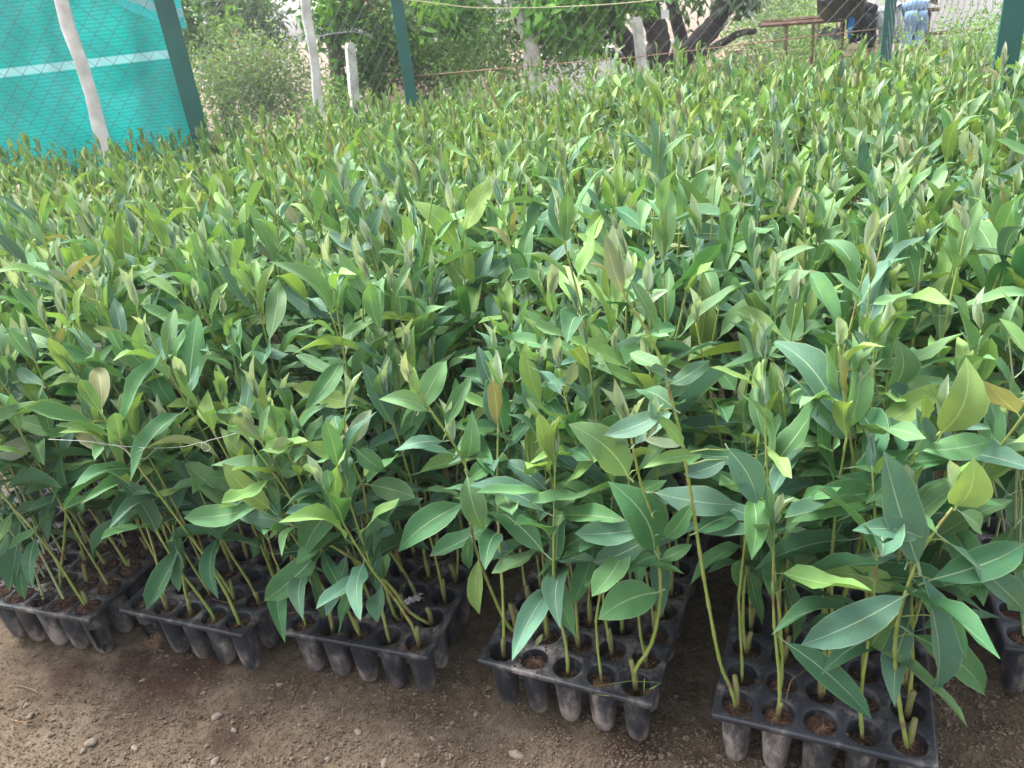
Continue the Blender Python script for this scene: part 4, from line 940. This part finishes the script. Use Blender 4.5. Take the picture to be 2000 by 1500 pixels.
# ------------------------------------------------------------------ trees and bushes behind the fence
def tree(name, label, cat, limbs, bark, clumps, group=None, seed=1, droop=0.0):
    """limbs: [(points, r0, r1)], clumps: [(centre, radii, leaves, leaf length, colours)]"""
    g = np.random.default_rng(seed); base = np.array(limbs[0][0][0]) if limbs else np.array([clumps[0][0][0], clumps[0][0][1], 0]); base[2] = 0
    o = thing(name, label, cat, tuple(base), group)
    for li, (pts, r0, r1) in enumerate(limbs):
        r0 *= KB; r1 *= KB
        mb = MB(); n = len(pts); fine = []; P_ = [np.asarray(p, float) - base for p in pts]
        for i in range(n - 1):
            p0, p1, p2, p3 = P_[max(i - 1, 0)], P_[i], P_[i + 1], P_[min(i + 2, n - 1)]
            for t in (0, .25, .5, .75): fine.append(.5 * ((2 * p1) + (p2 - p0) * t + (2 * p0 - 5 * p1 + 4 * p2 - p3) * t * t + (3 * p1 - p0 - 3 * p2 + p3) * t ** 3) + g.normal(0, r0 * .06, 3))
        fine.append(P_[-1]); mb.tube(fine, [r0 + (r1 - r0) * i / (len(fine) - 1) for i in range(len(fine))], 9)
        mb.build('trunk' if li == 0 else 'limb', bark, o)
    V = []; C = []
    for (c, rad, n, ll, cols) in clumps:
        c = np.asarray(c, float) - base; rad = np.asarray(rad, float) * KB; ll = ll * KB
        ns = max(6, n // 45)
        u = g.normal(size=(ns, 3)); u /= np.linalg.norm(u, axis=1)[:, None]; sub = c + u * rad * (g.random((ns, 1)) ** .45)
        scol = np.array(cols)[g.integers(0, len(cols), ns)] * g.uniform(.7, 1.25, (ns, 1))
        w_ = g.integers(0, ns, n); sr = rad.mean() * .20 + .03
        p = sub[w_] + g.normal(size=(n, 3)) * sr
        d = g.normal(size=(n, 3)); d[:, 2] -= droop; d /= np.linalg.norm(d, axis=1)[:, None]
        s = np.cross(d, g.normal(size=(n, 3))); s /= np.linalg.norm(s, axis=1)[:, None] + 1e-9
        nn = np.cross(d, s)
        L_ = ll * g.uniform(.6, 1.2, (n, 1))
        quad = np.stack([p, p + d * L_ * .45 + s * L_ * .17 + nn * L_ * .05, p + d * L_, p + d * L_ * .45 - s * L_ * .17 + nn * L_ * .05], 1)
        keep = quad[:, :, 2].min(1) > -base[2] + .01
        quad = quad[keep]; cc = (scol[w_] * g.uniform(.8, 1.2, (n, 1)))[keep]
        V.append(quad.reshape(-1, 3)); C.append(np.repeat(cc, 4, 0))
    V = np.concatenate(V); C = np.concatenate(C); Q = np.arange(len(V)).reshape(-1, 4)
    T = np.concatenate([Q[:, [0, 1, 2]], Q[:, [0, 2, 3]]])
    put('crown' if limbs else 'foliage', geo_mesh('crown', V, np.full((len(V), 2), .5), T, C, 'tree_leaf'), o)
    return o
GD = [(.06, .14, .05), (.085, .18, .06), (.05, .115, .055)]; GB = [(.17, .38, .065), (.25, .47, .085), (.11, .28, .06)]; GG = [(.12, .19, .11), (.15, .23, .13), (.11, .17, .11), (.17, .26, .11)]
GL = [(.16, .30, .08), (.20, .34, .10), (.12, .25, .07)]; GF = [(.09, .14, .10), (.12, .17, .12), (.075, .115, .08)]
A = lambda px, py, Y: aty(px, py, Y * KB)
def up(px, py, Y): p = A(px, py, Y); return np.array([p[0], p[1], 0])
# mango tree on the right of the middle
by = 9.3
tree('mango_tree', 'dark-trunked mango tree with several leaning limbs and drooping leaves', 'tree',
     [([up(1285, 140, by), A(1282, 120, by), A(1288, 80, by), A(1272, 30, by), A(1262, -30, by), A(1255, -120, by)], .15, .10),
      ([A(1275, 150, by), A(1240, 105, by - .1), A(1205, 55, by - .1), A(1185, 20, by - .2), A(1165, -60, by - .2)], .12, .07),
      ([A(1295, 150, by), A(1330, 115, by), A(1385, 60, by), A(1410, 20, by), A(1440, -60, by)], .14, .09),
      ([A(1320, 120, by), A(1330, 80, by + .2), A(1320, 40, by + .2), A(1305, -20, by + .3)], .09, .06),
      ([A(1330, 115, by), A(1390, 95, by - .2), A(1440, 68, by - .3), A(1475, 60, by - .3)], .055, .03),
      ([A(1250, 125, by), A(1200, 108, by + .2), A(1160, 98, by + .2), A(1120, 105, by + .2)], .05, .03),
      ([A(1210, 60, by), A(1160, 80, by), A(1120, 60, by)], .03, .02)],
     'bark_dark',
     [(A(1140, 5, by - .6), (.5, .35, .30), 1300, .17, GB), (A(1060, 20, by - .6), (.35, .3, .25), 600, .17, GB), (A(1230, -10, by - .5), (.45, .4, .15), 260, .16, GB + GD), (A(1350, -5, by + .3), (.5, .4, .15), 140, .15, GD + GB[:1]), (A(1440, -5, by - .2), (.3, .4, .2), 300, .15, GD + GF),
      (A(1130, 75, by + .4), (.4, .4, .2), 240, .13, GD), (A(1290, -190, by), (2.0, 1.6, .5), 1100, .17, GD + GB), (A(900, 25, by - .2), (.35, .3, .3), 500, .17, GB)], seed=2, droop=.9)
# pale-barked tree
tree('pale_bark_tree', 'slender tree with whitish peeling bark left of the mango', 'tree', [([up(1040, 165, 8.6), A(1040, 155, 8.6), A(1036, 90, 8.6), A(1022, 50, 8.6), A(1000, 0, 8.7), A(985, -60, 8.7)], .105, .05), ([A(1034, 75, 8.6), A(1060, 50, 8.7), A(1080, 10, 8.8)], .04, .02)], 'bark_pale',
     [(A(1045, 70, 8.9), (.35, .3, .2), 250, .12, GG), (A(960, -70, 8.8), (.8, .6, .35), 450, .13, GG + GB)], seed=3)
tree('brown_trunk_tree', 'brown-trunked tree behind the short concrete post', 'tree', [([up(668, 215, 8.7), A(664, 180, 8.7), A(654, 100, 8.7), A(640, 40, 8.7), A(632, -40, 8.8)], .085, .065)], 'bark_brown',
     [(A(660, 20, 8.5), (.35, .3, .35), 700, .13, GB + GD), (A(705, 95, 8.9), (.22, .3, .5), 900, .12, GB + GD), (A(680, -90, 8.8), (.7, .8, .4), 500, .14, GD + GB), (A(700, 15, 9.2), (.25, .2, .22), 160, .12, [(.22, .06, .03)])], seed=4)
tree('brown_trunk_tree', 'thick short-trunked leafy tree close behind the green post', 'tree', [([up(733, 195, 9.4), A(732, 150, 9.4), A(738, 95, 9.4), A(742, 30, 9.4)], .13, .08), ([A(760, 185, 9.3), A(770, 150, 9.3), A(790, 120, 9.3)], .03, .02)], 'bark_brown',
     [(A(750, 60, 9.2), (.35, .4, .5), 1000, .13, GB + GD), (A(830, 70, 9.6), (.5, .4, .55), 1500, .11, GD + GF), (A(850, 130, 9.4), (.5, .4, .3), 1300, .10, GD + GF), (A(840, -60, 9.6), (.8, .7, .4), 700, .14, GB + GD)], seed=5)
tree('far_tree', 'dark far tree behind the loose net flap', 'tree', [([up(430, 200, 12), A(428, 130, 12), A(422, 50, 12), A(420, -40, 12)], .12, .08)], 'bark_dark',
     [(A(440, 30, 11.8), (.8, .8, .7), 1700, .13, GD + GF), (A(500, 50, 12.2), (.35, .5, .5), 800, .13, GF), (A(385, 70, 11), (.3, .4, .55), 900, .13, GD + GL[:1]), (A(430, 50, 10.8), (.15, .2, .15), 120, .13, GL)], seed=6)
def bush(label, clumps, seed, name='bush', cat='bush', group='bushes behind the fence'):
    return tree(name, label, cat, [], None, clumps, group, seed)
bush('wide grey-green bush behind the fence beside the teal net', [(A(450, 190, 8.2), (.55, .5, .5), 5200, .055, GG), (A(560, 185, 8.4), (.45, .5, .45), 3600, .055, GG), (A(480, 130, 8.4), (.5, .4, .25), 1500, .06, GG + GL), (A(475, 112, 8.3), (.35, .25, .06), 60, .07, [(.30, .20, .13)])], 11)
bush('small bright shrub at the foot of the pinkish pole', [(A(650, 185, 7.9), (.22, .2, .2), 600, .06, GL)], 12)
bush('light green feathery shrub before the pale-barked tree', [(A(940, 110, 8.9), (.42, .35, .42), 2600, .055, GL), (A(985, 60, 9.0), (.2, .2, .3), 600, .055, GL), (A(890, 140, 8.8), (.25, .25, .2), 700, .055, GL)], 13)
bush('low green undergrowth behind the pale-barked tree', [(A(1000, 150, 9.2), (.5, .3, .2), 900, .06, GL + GG), (A(1120, 135, 8.9), (.4, .3, .12), 500, .06, GL + GD)], 14)
bush('bright shrub growing through the rusty table frame', [(A(1500, 75, 10), (.5, .5, .45), 2600, .06, GL + GG), (A(1600, 80, 10), (.4, .4, .3), 1400, .06, GL)], 15)
bush('tall pale shrub behind the rusty table frame', [(A(1520, 15, 11), (.6, .6, .5), 1700, .07, GG + GL), (A(1620, 0, 11.5), (.6, .6, .5), 1200, .07, GL + GG)], 16)
bush('pale green bushy plants filling the corner behind the wide post', [(A(1900, 110, 7.2), (.7, .6, .3), 3600, .05, GL), (A(2010, 100, 6.5), (.5, .5, .35), 2600, .05, GL), (A(1850, 95, 9), (.4, .4, .2), 1000, .06, GL)], 17)
bush('small dark shrub at the foot of the corner fence', [(A(1893, 150, 5.2), (.14, .2, .14), 700, .035, GF + GG)], 18)
bush('low weeds on the ground before the clothes rail', [(A(1600, 120, 8.3), (.9, .3, .14), 1400, .05, GL), (A(1420, 130, 8.2), (.5, .3, .1), 500, .05, GL + GD)], 19)
for k, (px, py, Y, rad, n, cols, lab) in enumerate(((470, 0, 22, (1.0, 2, 1.5), 1300, GF, 'hazy far tree seen between net and white pole'), (870, 20, 20, (1.5, 2, 1.8), 2200, GD + GF, 'hazy far tree behind the green post'),
        (1150, 30, 22, (1.8, 2, 1.4), 1800, GF + GG, 'hazy far tree seen under the mango boughs'), (1530, -30, 24, (1.5, 2, 1.4), 1800, GF + GL, 'hazy far tree beyond the rusty frame'), (1700, -50, 24, (1.6, 2, 1.2), 1800, GF + GL, 'hazy far tree beyond the hanging clothes'))):
    c = A(px, py, Y); tree('far_tree', lab, 'tree', [([np.array([c[0], c[1], 0]), c * [1, 1, .6], c], .22, .1)], 'bark_dark', [(c, rad, n, .26, cols)], 'hazy far trees', 30 + k)

# ------------------------------------------------------------------ walls, clothes rail and tarps on the right
o = thing('garden_wall', 'low broken pinkish wall behind the mango trunks', 'wall', tuple(up(1400, 110, 11)))
b0 = np.array(o.location); rw = random.Random(4); bm_ = MB(); bm_.box((0, 0, 0), .165, .08, .048); BR = bm_.mesh('brick', 'pink_brick', False)
for j in range(7):
    for i in range(14):
        if j > 3 and rw.random() < (j - 3) * .25: continue
        q_ = put('brick', BR, o, (-.55 + i * .175 + (.087 if j % 2 else 0), rw.uniform(-.006, .006), .26 + j * .056)); q_.rotation_euler.z = rw.uniform(-.02, .02)
mb = MB(); c = A(1890, 10, 17); mb.box((c[0] + .4, c[1], .72), 3.6, .2, 1.44); mb.box((c[0] + .4, c[1], 1.47), 3.75, .26, .06); tag(mb.build('whitewashed_wall', 'whitewash', None, False), 'bright whitewashed wall far behind the clothes', 'wall')
mb = MB(); c = A(1170, 110, 13.5); mb.box((c[0], c[1], .32), 1.6, .16, .64); mb.box((c[0], c[1], .665), 1.66, .2, .05); tag(mb.build('whitewashed_wall', 'whitewash', None, False), 'low pale wall glimpsed under the mango boughs', 'wall')
mb = MB(); c = A(820, 130, 13); mb.box((c[0], c[1], .45), 1.1, .16, .9); mb.box((c[0], c[1], .925), 1.16, .2, .05); tag(mb.build('brick_hut_wall', 'pink_brick', None, False), 'pinkish wall glimpsed behind the green post', 'wall')
YR = 8.4
fr = thing('rusty_frame', 'rusty iron table frame behind the fence', 'frame', tuple(up(1560, 100, YR))); b0 = np.array(fr.location)
def bar(parent, nm, p, q_, s, mat): mb = MB(); mb.tube([p - b0, q_ - b0], s * KB, 4); return mb.build(nm, mat, parent, False)
bar(fr, 'top_rail', A(1485, 50, YR), A(1646, 38, YR), .022, 'rust'); bar(fr, 'top_rail', A(1490, 44, YR + .5), A(1640, 30, YR + .5), .02, 'rust'); bar(fr, 'end_rail', A(1485, 50, YR), A(1490, 44, YR + .5), .02, 'rust')
for (px, py, Y) in ((1537, 47, YR), (1589, 42, YR), (1645, 38, YR), (1600, 34, YR + .5)):
    p = A(px, py, Y); bar(fr, 'leg', p, np.array([p[0], p[1], 0]), .016, 'rust')
cr_ = thing('clothes_rail', 'brown pole rail holding the hung clothes', 'rail', tuple(up(1750, 80, YR))); b0 = np.array(cr_.location)
bar(cr_, 'cross_pole', A(1640, 30, YR), A(1835, 18, YR), .018, 'rust'); bar(cr_, 'low_pole', A(1812, 66, YR), A(1925, 56, YR), .016, 'rust')
for (px, py, q2) in ((1648, 30, 0), (1808, 20, 0), (1816, 20, .1), (1705, 25, .12), (1758, 22, .12)):
    p = A(px, py, YR + q2); bar(cr_, 'upright', p, np.array([p[0], p[1], 0]), .018, 'rust')
def cloth(name, label, cat, tl, tr, bl, br, Y, mat, folds=4, amp=.03, seed=0):
    tl, tr, bl, br = (A(*q_, Y) for q_ in (tl, tr, bl, br)); c = (tl + tr) / 2; o = thing(name, label, cat, tuple(c), 'clothes hung on the rail')
    def f(u, v, t):
        top = tl * (1 - u) + tr * u; bot = bl * (1 - u) + br * u; p = top * (1 - v) + bot * v
        return p - c + np.array([0, -amp * math.sin(u * folds * 6.28 + seed + v) * (.3 + v) - .03 * math.sin(v * 3) + t - .03, 0])
    mb = MB(); mb.grid(f, 24, 12, .012); mb.build('front_panel', mat, o)
    mb = MB(); mb.grid(lambda u, v, t: f(u, v * .55, t) + np.array([0, .07 + .02 * v, 0]), 16, 6, .010); mb.build('back_panel', mat, o)
    mb = MB(); mb.grid(lambda u, v, t: (tl * (1 - u) + tr * u) - c + np.array([0, -.035 + .08 * v + t * 0, .03 * math.sin(v * 3.14) + t]), 16, 5, .010); mb.build('fold', mat, o)
    return o
def trousers(name, label, top, Y, wpx, legs, mat, seed):
    c = A(*top, Y); o = thing(name, label, 'trousers', tuple(c), 'clothes hung on the rail'); s = Y * KB / F * 1.05
    mb = MB(); mb.tube([np.array([-wpx * s / 2, 0, .01]), np.array([0, -.01, .03]), np.array([wpx * s / 2, 0, .01])], [.034, .038, .034], 10); mb.build('waist', mat, o)
    for (tx, ty, bx, by_, w1, w2) in legs:
        a = A(tx, ty, Y) - c; b = A(bx, by_, Y) - c; pts = [a + (b - a) * t + np.array([.008 * math.sin(t * 9 + seed), -.04 - .01 * math.sin(t * 7), 0]) for t in np.linspace(0, 1, 9)]
        mb = MB(); mb.tube(pts, [(w1 + (w2 - w1) * t) * s / 2 * (1 + .07 * math.sin(t * 17 + seed)) for t in np.linspace(0, 1, 9)], 12, sq=.45); mb.build('trouser_leg', mat, o)
    return o
j = cloth('jacket', 'black and blue jacket hung at the end of the rail', 'jacket', (1656, 24), (1676, 20), (1655, 86), (1672, 80), YR - .05, 'black_cloth', 2, .03, 1)
b0 = np.array(j.location); mb = MB(); mb.tube([A(1678, 20, YR - .1) - b0, A(1668, 24, YR - .14) - b0, A(1662, 45, YR - .15) - b0, A(1658, 75, YR - .14) - b0], [.024, .032, .025, .014], 8, sq=.5); mb.build('sleeve', 'blue_cloth', j)
trousers('trousers', 'black trousers hung between the jacket and grey cloth', (1693, 24), YR - .05, 26, [(1686, 28, 1688, 94, 16, 14), (1699, 28, 1697, 92, 14, 13)], 'black_cloth', 2)
cloth('grey_cloth', 'grey cloth hung behind the green fence post', 'cloth', (1706, 26), (1758, 20), (1715, 86), (1752, 82), YR, 'grey_cloth', 4, .035, 3)
trousers('jeans', 'light blue jeans hung at the outer end of the rail', (1785, 18), YR - .06, 40, [(1776, 22, 1766, 90, 22, 15), (1796, 22, 1790, 92, 20, 15)], 'denim', 4)
cloth('dark_cloth', 'dark blue cloth hung half hidden between jeans legs', 'cloth', (1770, 24), (1806, 22), (1778, 80), (1800, 78), YR + .06, 'blue_cloth', 2, .02, 5)
tp = thing('grey_tarp', 'pale grey tarp spread above the hanging jeans', 'tarp', tuple(A(1790, 12, YR))); b0 = np.array(tp.location)
mb = MB(); q4 = [A(1745, 22, YR - .05), A(1832, 8, YR - .1), A(1750, 6, YR + .9), A(1835, -6, YR + .9)]
mb.grid(lambda u, v, t: (q4[0] * (1 - u) + q4[1] * u) * (1 - v) + (q4[2] * (1 - u) + q4[3] * u) * v - b0 + np.array([0, 0, .03 * math.sin(u * 9 + v * 4) + t]), 20, 10, .012); mb.build('sheet', 'grey_cloth', tp)
bt = thing('black_tarp', 'crumpled black tarp bundled above the rusty frame', 'tarp', tuple(A(1645, 5, YR))); b0 = np.array(bt.location)
def tarpf(u, v, t):
    px = 1598 + 92 * u; py = -26 + (50 + 20 * math.sin(u * 3.1)) * v + 8 * math.sin(u * 9) - 22 * u * (1 - v)
    return A(px, py, YR - .2 + .22 * math.sin(v * 3.1 + .5) * -1 + .05 * math.sin(u * 14 + v * 6)) - b0 + np.array([0, t, 0])
mb = MB(); mb.grid(tarpf, 26, 14, .02); mb.build('sheet', 'black_tarp', bt)
b2 = thing('black_sheet', 'black plastic sheet lying under the rusty frame', 'sheet', tuple(A(1620, 62, YR + .6))); b0 = np.array(b2.location); c4 = [A(1592, 56, YR + .6), A(1655, 50, YR + .6), A(1600, 78, YR + .55), A(1650, 76, YR + .55)]
mb = MB(); mb.grid(lambda u, v, t: (c4[0] * (1 - u) + c4[1] * u) * (1 - v) + (c4[2] * (1 - u) + c4[3] * u) * v - b0 + np.array([0, .05 * math.sin(u * 9) + t, .01 * math.sin(u * 20)]), 16, 6, .012); mb.build('sheet', 'black_tarp', b2)
mb = MB(); c = A(1299, 28, 8.9); mb.box(c, .058, .008, .058, .1); mb.tube([c + [0, 0, .04], c + [0, .02, .3]], .003, 4); tag(mb.build('white_tag', 'white_card', None, False), 'small square white card hanging in the mango tree', 'card')

# ------------------------------------------------------------------ morning haze in the air
m = bpy.data.materials.new('haze_air'); m.use_nodes = True; t = m.node_tree; t.nodes.clear(); MATS['haze_air'] = m
vo = t.nodes.new('ShaderNodeVolumePrincipled'); vo.inputs['Color'].default_value = (.93, .96, 1, 1); vo.inputs['Density'].default_value = .004; vo.inputs['Anisotropy'].default_value = .3
ou = t.nodes.new('ShaderNodeOutputMaterial'); t.links.new(vo.outputs[0], ou.inputs['Volume'])
mb = MB(); mb.box((0, 14, 2.5), 50, 50, 7.0); tag(mb.build('haze', 'haze_air', None, False), 'pale morning haze in the air', 'haze', kind='stuff')
